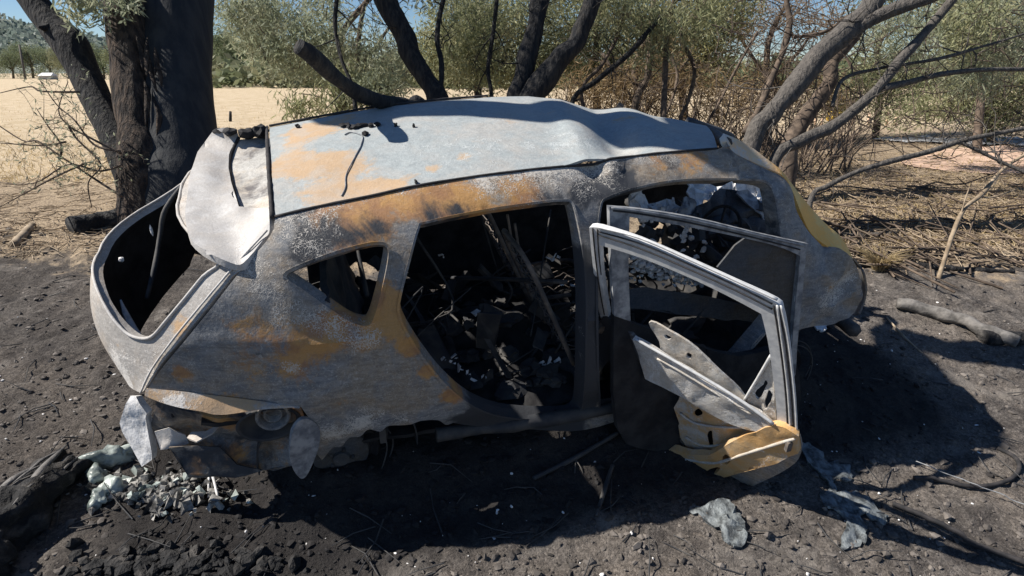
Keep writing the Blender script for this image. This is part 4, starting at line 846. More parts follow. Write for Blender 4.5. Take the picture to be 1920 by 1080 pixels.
bp = P3([(-60, -200, 6.1), (20, -60, 6.1), (62, 0, 6.1), (98, 48, 6.1), (135, 88, 6.1), (160, 140, 6.1), (185, 195, 6.05), (212, 245, 6.0), (236, 300, 5.95), (256, 360, 5.95)])
V, Fc = limb(bp, [.12, .13, .13, .135, .165, .145, .14, .145, .15, .16], 20, .08, 23, 3., 6)
V2, F2 = limb(P3([(98, 48, 6.0), (84, 52, 5.95), (72, 50, 5.9)]), [.05, .04, .01], 8, .2, 3)
V, Fc = join([(V, Fc), (V2, F2)]); mesh('limb', local(t1, V), Fc, M_BARK_DARK, t1)
TG = [((620, 215), 2.6, .10), ((740, 205), 2.5, .15), ((880, 203), 2.4, .17), ((1030, 209), 2.35, .17), ((1130, 226), 2.35, .16), ((1210, 250), 2.35, .16), ((1320, 265), 2.35, .15), ((1420, 290), 2.4, .12)]
_ru, _rv = np.meshgrid(np.linspace(0, 1, 120), np.linspace(0, 1, 80), indexing='ij'); _RS = roof_surf(_ru.ravel(), _rv.ravel()); _RP = proj(_RS)
ov = [M @ (_RS[np.argmin(((_RP-A(q))**2).sum(1))]+SUNC*t_) for q, t_, _ in TG]
ov += [M @ (at(x, y, 0., 2)+SUNC*3.9) for x, y in [(1680, 640), (1780, 655), (1880, 665), (2020, 680), (2200, 700)]]; TG += [(0, 0, .12), (0, 0, .14), (0, 0, .15), (0, 0, .13), (0, 0, .10)]
st_ = W(345, -150, 6.4); ov = [st_, (st_*.5+ov[0]*.5)+A([0, 0, .1])]+ov
V, Fc = limb(ov, [.2, .16]+[q[2] for q in TG], 14, .15, 33, 3., 6); mesh('limb', local(t1, V), Fc, M_BARK_DARK, t1)  # unseen limb added overhead, routed along the sun line to shade roof and ground
# loose bark plates in the cleft
seg = []
for k in range(14):
    x = RNG.uniform(252, 292); y = RNG.uniform(20, 330); l = RNG.uniform(30, 90); seg.append(tube(P3([(x, y, 5.86), (x+RNG.normal(0, 4)+4, y+l*.5, 5.84), (x+RNG.normal(0, 5)+9, y+l, 5.83)]), [.006, .028, .006], 6, .3, k, ov=.3, res=4))
V, Fc = join(seg); mesh('peeling_bark', local(t1, V), Fc, M_BARK_ROUGH, t1)['kind'] = 'stuff'
# upper crown out of the frame, and the hanging leaves that show at the top edge
cp = np.concatenate([blob_points(9000, W(420, -420, 6.6), (1.7, 1.5, .9), .16), blob_points(500, W(190, 6, 5.6), (.32, .3, .10), .05), blob_points(160, W(160, 30, 5.6), (.2, .2, .10), .05)])
V, Q = leaves(cp, .10, .02, .6); fastmesh('crown', local(t1, V), Q, L_GREY, t1)

# ---- scorched trunks behind the wreck
def simple_tree(name, label, paths, mat, crown=None, leafm=None, group=None, tw=(0, 0, 0), L=(.10, .02, .6), twm=None, seed=1, extra_leaf=0):
    """paths: list of (pixels+depth list, radii list); crown: list of (px, py, depth, rx_px, ry_px, count)"""
    segs = []; tips = []
    first = paths[0][0]; bx = P3([first[-1]])[0]; root = empty(name, label, 'tree', gz(bx), group)
    for i, (pp, rr) in enumerate(paths):
        Pp = P3(pp); segs.append(limb(Pp, rr, 12, .18, seed+i, 5, 6))
        if tw[0]:
            o, tt = branchlets(Pp, tw[2], tw[0], tw[1], 2); segs += o; tips += tt
    V, Fc = join(segs); mesh('trunk', local(root, V), Fc, mat, root)
    if crown:
        C = []; tws = []
        for px, py, dep, rx, ry, n in crown:
            c = W(px, py, dep); r = A([rx*dep/F, max(rx, ry)*dep/F*.7, ry*dep/F]); C.append(blob_points(n, c, r, .10*dep/8, 16))
            # twigs that carry the leaves
            m = C[-1][RNG.integers(0, n, max(4, n//60))]
            for q in m:
                e = q+(c-q)*RNG.uniform(.2, .6)+A([0, 0, -.1]); tws.append(tube([e, (e+q)/2+RNG.normal(0, .04, 3), q], [.006*dep/8, .005*dep/8, .002*dep/8], 4, 0, 0, False))
        if tips and extra_leaf: C.append(A(tips)[RNG.integers(0, len(tips), extra_leaf)]+RNG.normal(0, .07, (extra_leaf, 3)))
        V, Q = leaves(np.concatenate(C), *L); cr_ = fastmesh('crown', local(root, V), Q, leafm or L_OLIVE, root)
        V, Fc = join(tws); mesh('twigs', local(root, V), Fc, twm or M_BARK_TWIG, root)['kind'] = 'stuff'
    return root
GB = 'scorched trees right behind the wreck'
def base_at(px, py, dep): return (px, py, dep)
def gpx(px, dep):
    """pixel row where the ground is met at this depth"""
    lo, hi = 60., 900.
    for _ in range(40):
        m = (lo+hi)/2; p = W(px, m, dep)
        if p[2] > float(terrain(A([p[0]]), A([p[1]]), False)[0]): lo = m
        else: hi = m
    return lo
def to_ground(px, dep): return (px, gpx(px, dep)+8, dep)
def dpt(px, py, Y): return (px, py, float(((at(px, py, Y)-CAMC) @ RC.T)[2]))
simple_tree('broken_branch', 'short charred stub of a broken limb curving up behind the roof', [([dpt(560, 88, .10), dpt(585, 105, .14), dpt(625, 142, .24), dpt(668, 172, .36), dpt(715, 190, .48), dpt(765, 199, .62), dpt(800, 235, .85), to_ground(860, 5.6)], [.034, .040, .042, .042, .040, .042, .06, .08])], M_BARK_DARK, seed=5)
simple_tree('scorched_tree', 'dark leaning trunk behind the middle of the roof, forking above', [([(690, -90, 7.2), (722, 0, 7.2), (752, 55, 7.2), (775, 110, 7.2), (800, 150, 7.2), (824, 200, 7.2), to_ground(850, 7.2)], [.13, .13, .125, .115, .11, .13, .15]),
    ([(845, -60, 7.2), (820, 60, 7.2), (828, 120, 7.2), (826, 185, 7.15)], [.03, .03, .03, .03]), ([(640, -60, 7.3), (628, 40, 7.3), (640, 110, 7.3), (660, 160, 7.3), (668, 220, 7.3)], [.02, .025, .02, .02, .03])], M_BARK_DARK,
    [(470, 20, 8.3, 55, 50, 1500), (600, 40, 8.3, 50, 60, 900), (540, 90, 8.3, 60, 50, 1500), (640, 110, 8.3, 60, 50, 1000), (730, 120, 8.3, 40, 60, 500), (690, 60, 8.4, 30, 50, 150), (700, 170, 8.0, 60, 25, 1200), (800, -60, 7.4, 120, 70, 1500)], L_GREY, GB, (5, .5, .012))
simple_tree('scorched_tree', 'pair of charred stems crossing in a V above the far edge of the roof', [([(1030, -60, 6.8), (1012, 0, 6.8), (1002, 60, 6.8), (988, 110, 6.8), (975, 165, 6.8), (968, 200, 6.8), to_ground(965, 6.8)], [.13, .12, .11, .105, .115, .13, .15]),
    ([(1140, -60, 6.7), (1112, 0, 6.7), (1092, 50, 6.7), (1082, 80, 6.7), (1050, 110, 6.7), (1022, 150, 6.7), (990, 200, 6.7), to_ground(975, 6.75)], [.10, .10, .095, .095, .12, .13, .13, .15])], M_BARK_DARK,
    [(900, 60, 8.6, 80, 60, 2800), (870, 120, 8.4, 60, 45, 1500), (1060, -40, 7.5, 120, 50, 1500)], L_OLIVE, GB, (4, .45, .010))
for i, (px, dp, ps, rr) in enumerate([(920, 7.9, [(935, -30), (925, 60), (915, 130), (922, 190)], .05), (1070, 7.6, [(1240, 30), (1180, 100), (1120, 150), (1070, 200)], .06), (1180, 8.4, [(1230, -30), (1220, 70), (1215, 140), (1190, 200)], .09),
      (1150, 8.0, [(1175, -20), (1160, 60), (1130, 120), (1090, 185)], .045), (1275, 8.6, [(1335, -10), (1290, 40), (1280, 75), (1302, 130), (1290, 190), (1275, 230)], .05), (1240, 9., [(1250, 90), (1270, 140), (1255, 200), (1235, 240)], .04), (1330, 9.2, [(1420, 60), (1380, 130), (1350, 190), (1325, 240)], .04)]):
    simple_tree('slender_tree', ['slim dark stem left of the crossing charred stems', 'thin stem leaning right from behind the roof front', 'thick brown stem in the dead thicket behind the roof', 'bent grey stem beside the crossing charred stems', 'thin zigzag stem rising over the front of the roof', 'short twiggy stem in the thicket above the roof front', 'thin leaning stem left of the big leaning grey trunk'][i],
        [([(x, y, dp) for x, y in ps]+[to_ground(px, dp)], [rr*.55]*len(ps)+[rr*.9])], M_BARK_TWIG if i > 1 else M_BARK_DARK, group='slender stems in the thicket', tw=(9, .55, .010))
# ---- leaning grey tree at the right
simple_tree('leaning_tree', 'large grey trunk leaning right and forking, beside the windscreen pillar', [([(1700, -150, 5.9), (1640, 0, 5.9), (1590, 55, 5.9), (1535, 105, 5.9), (1490, 160, 5.9), (1445, 215, 5.9), (1412, 262, 5.9), to_ground(1375, 5.9)], [.08, .09, .105, .105, .10, .095, .10, .12]),
    ([(1900, -70, 5.7), (1760, -10, 5.7), (1690, 12, 5.8), (1630, 38, 5.85), (1590, 65, 5.88)], [.05, .055, .065, .065, .07])], M_BARK_GREY,
    [(1830, 40, 7.5, 90, 60, 1200), (1700, -60, 6.6, 160, 50, 1200)], L_OLIVE, GB, (5, .6, .012))
simple_tree('leaning_tree', 'thinner grey trunk leaning far right with long bare side branches', [([(1830, -60, 5.9), (1785, 0, 5.9), (1735, 60, 5.9), (1690, 110, 5.9), (1655, 155, 5.9), (1615, 195, 5.9), (1560, 238, 5.9), (1500, 265, 5.9), (1452, 302, 5.9), to_ground(1415, 5.9)], [.038, .042, .045, .048, .05, .05, .055, .058, .06, .08]),
    ([(1920, 130, 6.1), (1840, 131, 6.0), (1760, 140, 6.0), (1700, 155, 5.95), (1655, 165, 5.9)], [.018, .025, .028, .03, .035]), ([(1925, 62, 6.3), (1850, 85, 6.2), (1760, 110, 6.1), (1640, 130, 6.05), (1580, 150, 5.95), (1560, 200, 5.9)], [.01, .013, .015, .015, .017, .02])], M_BARK_GREY,
    None, None, GB, (6, .5, .009))
simple_tree('leaning_tree', 'twisted brown trunk behind the thin leaning grey one', [([(1660, -60, 7.), (1625, 20, 7.), (1600, 70, 7.), (1560, 115, 7.), (1555, 155, 7.), (1530, 190, 7.), (1500, 235, 7.), (1480, 280, 7.), to_ground(1470, 7.)], [.05, .06, .07, .08, .09, .09, .10, .10, .12]),
    ([(1470, -20, 7.), (1480, 40, 7.), (1470, 90, 7.), (1450, 140, 7.), (1420, 210, 7.), (1395, 250, 7.)], [.03, .035, .04, .035, .04, .04]), ([(1590, 30, 7.), (1545, 60, 7.), (1490, 70, 7.)], [.02, .02, .02])], M_BARK_TWIG, None, None, GB, (12, .6, .010))
simple_tree('fallen_branch', 'long bare branch arching low over the litter right of the wreck', [([(1925, 240, 5.4), (1860, 252, 5.4), (1800, 265, 5.4), (1740, 285, 5.4), (1660, 305, 5.4), (1600, 325, 5.4), (1550, 350, 5.4), (1520, 375, 5.4), to_ground(1500, 5.4)], [.02, .02, .02, .022, .024, .024, .022, .022, .025]),
    ([(1925, 325, 5.3), (1870, 300, 5.35), (1800, 266, 5.4)], [.012, .014, .016])], M_BARK_GREY, None, None, None, (10, .4, .006))
simple_tree('fallen_branch', 'thin pale stick propped up at the right edge of the photo', [([(1930, 285, 5.6), (1880, 318, 5.6), (1840, 365, 5.5), (1800, 405, 5.4), to_ground(1757, 5.3)], [.012, .016, .018, .018, .02]), ([(1905, 355, 5.5), (1860, 370, 5.5), (1838, 368, 5.5)], [.006, .008, .008]), ([(1818, 350, 5.4), (1808, 380, 5.4), (1802, 402, 5.4)], [.005, .006, .008])], M_TWIG_DRY, None, None, None)

# ---- green and brown thicket beyond
GT = 'bushy trees of the thicket'
def bush(label, dep, trunk_px, blobs, leafm, group=GT, L=(.11, .022, .5), seed=1, tw=(6, .7, .012), bark=M_BARK_TWIG):
    px = trunk_px[0]; top = trunk_px[1]
    ps = [(px+RNG.normal(0, 12)+25, top-60, dep), (px+RNG.normal(0, 10)+8, top, dep), (px+RNG.normal(0, 8), top+60, dep), to_ground(px, dep)]
    p2 = [(px-70, top-20, dep), (px-40, top+30, dep), (px-6, min(top+80, ps[-1][1]-10), dep)]
    p3 = [(px+90, top-10, dep), (px+55, top+40, dep), (px+6, min(top+90, ps[-1][1]-6), dep)]
    return simple_tree('bushy_tree', label, [(ps, [.04, .05, .06, .08]), (p2, [.02, .03, .035]), (p3, [.02, .03, .035])], bark, [(x, y, dep+dd, rx, ry, n) for x, y, rx, ry, n, dd in blobs], leafm, group, tw, L, seed=seed)
bush('grey-green tree hanging over the paddock left of the stub', 9.5, (640, 60), [(470, 20, 60, 40, 800, 0), (520, 60, 55, 40, 800, 0), (610, 20, 45, 40, 500, 0), (560, 110, 60, 30, 800, 0), (640, 120, 60, 45, 1000, 0), (740, 110, 50, 60, 800, 0), (690, 150, 60, 30, 1200, 0), (480, 75, 50, 25, 700, 0)], L_GREY)
bush('dense olive tree behind the crossing charred stems', 10.5, (900, 60), [(850, 30, 70, 60, 2500, 0), (930, 30, 80, 60, 2800, 0), (880, 100, 90, 60, 3400, 0), (1000, 60, 70, 70, 3000, 0), (810, 100, 50, 50, 1800, 0), (960, 130, 60, 40, 2000, 0)], L_OLIVE)
bush('tall olive tree filling the top above the roof front', 11, (1120, 40), [(1070, 20, 80, 70, 2500, 0), (1150, 20, 90, 70, 2900, 0), (1110, 90, 80, 60, 3400, 0), (1200, 80, 70, 60, 2600, 0), (1140, 140, 70, 40, 1600, 0), (1030, 120, 60, 40, 1600, 0)], L_OLIVE)
bush('yellow-green tree behind the zigzag stem', 11, (1290, 40), [(1270, 30, 80, 60, 3400, 0), (1340, 50, 60, 60, 2600, 0), (1300, 110, 70, 40, 2000, 0), (1370, 10, 50, 30, 900, 0)], L_YEL)
bush('brown scorched bush low behind the roof front', 10, (1200, 120), [(1120, 170, 80, 40, 1400, 0), (1200, 170, 90, 50, 1700, 0), (1290, 180, 90, 50, 1700, 0), (1370, 190, 70, 50, 1100, 0), (1240, 110, 60, 40, 900, 0)], L_DRY, L=(.14, .014, .1), tw=(16, .7, .010))
bush('brown-leaved tree with sky showing through above the leaning trunk', 12, (1440, 60), [(1450, 20, 60, 30, 900, 0), (1500, 40, 40, 40, 700, 0), (1400, 60, 40, 40, 800, 0), (1420, 170, 80, 50, 2200, 0), (1520, 180, 80, 50, 2400, 0), (1560, 50, 40, 40, 700, 0)], L_DRY, tw=(14, .9, .012), L=(.12, .018, .3))
bush('olive tree between the leaning grey trunks', 13, (1640, 100), [(1620, 170, 90, 40, 2600, 0), (1700, 150, 90, 50, 3000, 0), (1560, 190, 60, 30, 1200, 0), (1640, 90, 50, 30, 900, 0), (1720, 60, 60, 40, 1300, 0), (1650, 30, 60, 30, 900, 0)], L_OLIVE)
bush('dark green tree at the top right corner', 10.5, (1830, 60), [(1810, 30, 70, 50, 2600, 0), (1880, 30, 70, 60, 3000, 0), (1860, 90, 70, 40, 2000, 0), (1790, 80, 50, 30, 1000, 0), (1760, 0, 50, 30, 900, 0)], L_GREY)
bush('pale olive bush above the dirt track at the right', 12, (1860, 140), [(1820, 160, 90, 35, 2600, 0), (1900, 150, 80, 55, 3000, 0), (1870, 215, 90, 30, 2000, 0), (1700, 215, 60, 20, 800, 0), (1800, 200, 60, 25, 1300, 0), (1890, 210, 50, 25, 1100, 0), (1750, 200, 50, 20, 700, 0)], L_OLIVE)
T = []
for _ in range(300):
    x = RNG.uniform(1000, 1600); dp = RNG.uniform(8.2, 11.5); y0 = gpx(x, dp); h = RNG.uniform(60, 190); ln_ = RNG.normal(30, 50); T.append(tube(P3([(x, y0, dp), (x+ln_*.3+RNG.normal(0, 6), y0-h*.35, dp), (x+ln_*.7+RNG.normal(0, 8), y0-h*.7, dp), (x+ln_+RNG.normal(0, 12), y0-h, dp)]), [.014, .010, .007, .003], 5, 0, 0, False, res=3))
V, Fc = join(T); tag(mesh('dead_stems', V, Fc, M_BARK_TWIG), 'tangle of thin dead stems in the brown thicket', 'dead stems', kind='stuff')
hang = [('drooping olive canopy of a tree standing behind the roof front', (1240, 7.8), [(1180, 20, 90, 40, 1500), (1290, 45, 90, 40, 1500), (1360, -10, 90, 40, 1200), (1230, 90, 60, 25, 600)], L_OLIVE),
        ('drooping grey-green canopy reaching over the right of the photo', (1990, 8.2), [(1760, 40, 90, 30, 1300), (1850, 90, 90, 35, 1500), (1900, 30, 70, 50, 1300), (1700, 110, 70, 22, 700), (1820, 150, 80, 25, 900), (1640, 60, 60, 25, 500)], L_GREY),
        ('thin drooping canopy between the big trunk and the stub', (662, 9.2), [(450, 30, 50, 35, 700), (520, 20, 60, 35, 800), (600, 60, 60, 35, 800), (560, 130, 50, 25, 500)], L_GREY)]
for lb, (bx, dp), bl_, lm in hang:
    simple_tree('hanging_tree', lb, [([(bx+60, -120, dp), (bx+30, -20, dp), (bx+10, 80, dp), to_ground(bx, dp)], [.02, .03, .035, .05]), ([(bl_[0][0], bl_[0][1]-30, dp), ((bl_[0][0]+bx)/2, -40, dp), (bx+35, 0, dp)], [.008, .014, .02])], M_BARK_TWIG, [(x, y, dp, rx, ry, n) for x, y, rx, ry, n in bl_], lm, 'canopies hanging over the thicket', (10, .9, .008), L=(.12, .015, .75))
T = []
for _ in range(520):
    x = RNG.uniform(1330, 2000); y = RNG.uniform(-20, 300); dp = RNG.uniform(6.3, 9.5); a = RNG.normal(.3, .9); l = RNG.uniform(25, 100); q = [(x, y, dp)]
    for k in range(4): a += RNG.normal(0, .3); q.append((q[-1][0]+math.cos(a)*l/4, q[-1][1]-math.sin(a)*l/4, dp+RNG.normal(0, .03)))
    if q[-1][1] < gpx(1500, 9.)+60: T.append(tube(P3(q), [.007, .006, .005, .003, .002], 4, 0, 0, False))
V, Fc = join(T); tag(mesh('bare_twigs', V, Fc, M_BARK_TWIG), 'tangle of fine bare twigs among the leaning trees', 'twigs', kind='stuff')
# small drooping sapling by the far roof edge
simple_tree('sapling', 'small sapling with drooping leaves at the paddock edge behind the roof', [([(655, 120, 8.), (648, 150, 8.), (644, 180, 8.), (646, 215, 8.), to_ground(648, 8.)], [.012, .016, .02, .025, .03]), ([(560, 175, 8.), (600, 182, 8.), (644, 205, 8.)], [.006, .009, .012]), ([(735, 160, 8.), (700, 172, 8.), (648, 200, 8.)], [.006, .009, .012])], M_BARK_TWIG,
    [(570, 200, 8., 34, 12, 260), (625, 195, 8., 30, 18, 260), (690, 180, 8., 40, 18, 300), (650, 150, 8., 40, 26, 300), (540, 205, 8., 14, 8, 60)], L_OLIVE, None, (4, .25, .005), L=(.14, .022, .85))
# twiggy shrub in front of the paddock at the left
segs = []; tips = []
for ps in [[(-30, 210), (30, 255), (75, 275), (110, 300), (170, 330), (228, 362)], [(75, 145), (115, 190), (150, 225), (185, 258), (228, 285)], [(-20, 330), (60, 345), (130, 320), (190, 298), (230, 300)], [(120, 160), (105, 195), (120, 235), (160, 270), (222, 282)], [(10, 170), (50, 172), (90, 172), (150, 170)], [(60, 200), (95, 235), (110, 270), (118, 300)], [(-10, 265), (60, 270), (120, 255)], [(0, 385), (60, 370), (110, 330), (170, 310)], [(160, 380), (175, 340), (185, 310), (140, 270), (130, 235)]]:
    P = P3([(x, y, 5.5) for x, y in ps]); P = [p+RNG.normal(0, .03, 3) for p in P]; segs.append(limb(P, np.linspace(.004, .011, len(P)), 6, .1, 3, res=5)); o, tt = branchlets(P, .0032, 9, .30, 2); segs += o; tips += tt
sh = empty('twiggy_shrub', 'bare twiggy shrub with a few grey-green leaves before the dry paddock', 'shrub', gz(W(190, 380, 5.5)))
V, Fc = join(segs); mesh('twigs', local(sh, V), Fc, M_BARK_TWIG, sh)
q = A(tips); q = q[RNG.integers(0, len(q), 520)]+RNG.normal(0, .02, (520, 3)); V, Q = leaves(q, .055, .013, .4); fastmesh('leaves', local(sh, V), Q, L_GREY, sh)

# ---- far treeline, hill
def far_tree(name, label, px, dep, wpx, hpx, n, mat, group):
    g_ = gpx(px, dep); base = W(px, g_, dep); root = empty(name, label, 'tree', gz(base), group)
    H = hpx*dep/F; Wd = wpx*dep/F
    V, Fc = join([limb([base+A([0, 0, -.2]), base+A([.05*H, 0, H*.35]), base+A([0, 0, H*.75])], [.04*H, .03*H, .01*H], 6, .2, 3, 1, 3)]+[limb([base+A([.03*H, 0, H*.3]), base+A([s*Wd*.3, 0, H*.7])], [.02*H, .01*H], 5, .1, 2, 1, 3) for s in (-1, 1)]); mesh('trunk', local(root, V), Fc, M_BARK_TWIG, root)
    C = []
    for k in range(7):
        c = base+A([0, 0, H*RNG.uniform(.38, .82)])+A([RGT[0], RGT[1], 0])*RNG.uniform(-.33, .33)*Wd+A([FWD[0], FWD[1], 0])*RNG.uniform(-.3, .3)*Wd
        C.append(blob_points(n//7, c, (Wd*.28, Wd*.28, H*.20), H*.045, 22))
    C.append(blob_points(n//6, base+A([0, 0, H*.2]), (Wd*.45, Wd*.4, H*.2), H*.05, 22))
    V, Q = leaves(np.concatenate(C), H*.034, H*.018, .2); return fastmesh('crown', local(root, V), Q, mat, root)
GF = 'trees along the far edge of the paddock'
k = 0
where = ['at the left edge of the photo', 'just right of the left edge', 'behind the power pole', 'behind the white shed', 'between the white shed and the curved limb', 'seen left of the curved limb', 'just beyond the curved limb', 'between the curved limb and the big trunk', 'hidden partly by the rough stem', 'right of the big trunk', 'second right of the big trunk', 'third right of the big trunk', 'over the fence post', 'right of the fence post', 'left of the sapling', 'behind the sapling', 'behind the broken stub', 'right of the broken stub', 'left of the dark leaning trunk', 'right of the dark leaning trunk', 'farther right of the dark leaning trunk']
for i, px in enumerate([-10, 25, 62, 95, 130, 165, 195, 225, 380, 415, 440, 465, 495, 530, 560, 600, 640, 690, 740, 800, 850]):
    dep = np.interp(px, [0, 200, 400, 700], [120, 105, 70, 48])*RNG.uniform(.93, 1.05); h = np.interp(px, [0, 60, 130, 200, 230, 400, 450, 560, 700], [52, 62, 60, 62, 85, 92, 98, 80, 75])*RNG.uniform(.88, 1.1)
    far_tree('gum_tree', 'distant green tree along the paddock, '+where[i], px, dep, RNG.uniform(50, 62) if px < 300 else RNG.uniform(62, 80), h, 5200, L_FAR, GF)
# wooded hill
def build_hill():
    c = W(-250, 100, 520); n = 90; xs = np.linspace(-1, 1, n); V = []
    rr = A([RGT[0], RGT[1], 0]); ff = A([FWD[0], FWD[1], 0])
    gx, gy = np.meshgrid(xs, xs, indexing='ij'); prof = np.exp(-(gx*1.9)**2)*np.exp(-(gy*1.7)**2)
    Pn = np.c_[gx.ravel()*3, gy.ravel()*3, gx.ravel()*0]; H = prof.ravel()*58*(1+.25*fbm(Pn, 4, 5))
    B = A([c[0], c[1], ZF-6])+gx.ravel()[:, None]*420*rr+gy.ravel()[:, None]*260*ff; V = B+np.c_[H*0, H*0, H]
    i = (np.arange(n-1)[:, None]*n+np.arange(n-1)[None]).ravel()
    M_H = simple('wooded_hill', (.16, .19, .17), (.25, .28, .24), .06, .95, .3, 1.)
    tag(mesh('hill', V, np.c_[i, i+n, i+n+1, i+1], M_H), kind='structure')
    m = (H > 8); Vm = V[m]; q = Vm[RNG.integers(0, len(Vm), 26000)]+RNG.normal(0, 1, (26000, 3))*A([4, 4, 1.6])+A([0, 0, 2.5])
    L_H = leafmat('hill_foliage', (.15, .19, .17), (.21, .25, .22), (.24, .27, .23), .05)
    v, Q = leaves(q, 5., 3., .0); tag(fastmesh('hill_wood', v, Q, L_H), 'hazy grey-green wood covering the distant hill at the left edge', 'wood', kind='stuff')
build_hill()
# distant wood closing the horizon behind the thicket
q = []; _w = {x: gpx(x, 60) for x in range(300, 2400, 50)}
for _ in range(2600):
    px = RNG.uniform(380, 2300); dep = RNG.uniform(48, 75); q.append(W(px, _w[int(px//50)*50]-RNG.uniform(0, 45)*RNG.uniform(.3, 1), dep))
v, Q = leaves(np.repeat(A(q), 9, 0)+RNG.normal(0, .5, (len(q)*9, 3)), .9, .5, .1); tag(fastmesh('far_wood', v, Q, L_FAR), 'low band of distant scrub seen through the thicket', 'scrub', kind='stuff')

# ---- ground cover, litter, logs
def scatter_pts(n, pred, pxr, pyr):
    out = []
    while len(out) < n:
        px, py = RNG.uniform(*pxr), RNG.uniform(*pyr)
        if pred(px, py): out.append(ground_fast(px, py))
    return A(out)
_gx = np.arange(-200, 2200, 25.); _gy = np.arange(165, 1300, 15.)
_m = np.meshgrid(_gx, _gy, indexing='ij'); _G = ground_many(_m[0].ravel(), _m[1].ravel()).reshape(len(_gx), len(_gy), 3)
def ground_fast(px, py):
    i = (px-_gx[0])/25; j = (py-_gy[0])/15; i0 = int(np.clip(i, 0, len(_gx)-2)); j0 = int(np.clip(j, 0, len(_gy)-2)); a, b = i-i0, j-j0
    return (_G[i0, j0]*(1-a)+_G[i0+1, j0]*a)*(1-b)+(_G[i0, j0+1]*(1-a)+_G[i0+1, j0+1]*a)*b
def onground(P, lift=0.): P = A(P); P[:, 2] = terrain(P[:, 0], P[:, 1])+lift; return P
# charcoal crumbs
n = 15000; P = onground(scatter_pts(n, lambda x, y: True, (-150, 2050), (430, 1200)), .002); parts = []
bm = bmesh.new(); bmesh.ops.create_icosphere(bm, subdivisions=1, radius=1); I0 = A([v.co[:] for v in bm.verts]); IF = A([[v.index for v in f.verts] for f in bm.faces]); bm.free()
def shards(P, rlo, rhi, thin=.12, pw=2):
    n = len(P); V = []; Q = []
    for k in range(n):
        r = rlo+(rhi-rlo)*RNG.uniform()**pw; v_, f_ = box((0, 0, 0), (r*RNG.uniform(.8, 2.2), r*RNG.uniform(.5, 1.2), r*RNG.uniform(.5, 2)*thin*2), randrot(), r*.22); V.append((v_+P[k]+A([0, 0, r*.3]), f_))
    return join(V)
def crumbs(P, rlo, rhi, flat=.6, pw=3):
    n = len(P); r = rlo+(rhi-rlo)*RNG.uniform(0, 1, n)**pw; S = r[:, None, None]*RNG.uniform(.5, 1.3, (n, 1, 3))*A([1, 1, flat]); an = RNG.uniform(0, 6.28, n)
    V = I0[None]*S*(1+RNG.normal(0, .22, (n, len(I0), 1))); c, s = np.cos(an)[:, None], np.sin(an)[:, None]
    V = np.stack([V[..., 0]*c-V[..., 1]*s, V[..., 0]*s+V[..., 1]*c, V[..., 2]], -1)+P[:, None]
    F_ = (IF[None]+(np.arange(n)*len(I0))[:, None, None]).reshape(-1, 3); return V.reshape(-1, 3), F_
V, F_ = crumbs(P, .0025, .024, .6, 4.5); t = NT('charcoal_crumbs'); n_c = t.noise(4, 6, .6)
M_CRUMB = t.fin(t.mix(t.ramp(t.attr('soot_shade'), .1, .6, 0., .93), t.mix(t.ramp(n_c, .35, .68), (.035, .031, .029), (.19, .168, .15)), (.014, .013, .014)), .9)  # crumbs blackened to match the shade painted round the wreck
tag(mesh('charcoal_crumbs', V, F_, M_CRUMB, None, False, {'soot_shade': soot_shade_at(V)}), 'charcoal crumbs and clods strewn over the burnt earth', 'charcoal', kind='stuff')
P = onground(scatter_pts(420, lambda x, y: True, (-150, 2050), (430, 1200)), .004); V, F_ = crumbs(P, .003, .012, .5)
tag(mesh('pale_grit', V, F_, M_WHITE, None, False), 'pale grit and ash specks scattered over the black ground', 'grit', kind='stuff')
# burnt twigs on the ground
def litter(name, label, n, pxr, pyr, L, r, mat, pred=lambda x, y: True, lift=.01, curl=.2):
    T = []; P = scatter_pts(n, pred, pxr, pyr)
    for p in P:
        a = RNG.uniform(0, 6.28); l = L*RNG.uniform(.4, 1.6); d = A([math.cos(a), math.sin(a), 0]); q = [p-d*l/2, p+RNG.normal(0, curl*l*.3, 3), p+d*l/2]; q = onground(q, r+lift*RNG.uniform(0, 1)); q[1, 2] += abs(RNG.normal(0, l*.06)); q[2, 2] += max(0, RNG.normal(0, l*.12))
        T.append(tube(q, [r, r*.8, r*.4], 4, 0, 0, False))
    V, Fc = join(T); return tag(mesh(name, V, Fc, mat, None), label, 'twigs', kind='stuff')
litter('burnt_twigs', 'burnt twigs lying on the black ground around the wreck', 260, (-100, 2000), (470, 1150), .16, .004, M_DARK2)
litter('dry_twigs', 'dry brown sticks and bark littering the ground behind and right of the wreck', 2100, (1380, 2100), (262, 500), .35, .006, M_TWIG_DRY, lambda x, y: True, .03)
litter('dry_twigs', 'dry leaf litter and sticks at the foot of the big tree', 700, (-150, 330), (330, 480), .22, .005, M_TWIG_DRY, lambda x, y: True, .02)
litter('fallen_sticks', 'dark fallen sticks tangled on the ground right of the wreck', 160, (1400, 2100), (330, 520), .8, .012, M_BARK_TWIG, lambda x, y: True, .06, .5)
# dry stubble of the paddock
P = scatter_pts(9000, lambda x, y: RNG.uniform() < (y-150)/150, (-150, 1000), (168, 345)); P[:, 2] += .03; V, Q = leaves(P, .10, .010, -.9); tag(fastmesh('stubble', V, Q, L_STRAW), 'dry straw stubble of the paddock', 'stubble', kind='stuff')
P = scatter_pts(5000, lambda x, y: True, (1380, 2100), (290, 470)); P[:, 2] += .03; V, Q = leaves(P, .12, .010, -.4); tag(fastmesh('dry_grass', V, Q, L_STRAW), 'dry grass and leaf litter among the trees at the right', 'dry grass', kind='stuff')
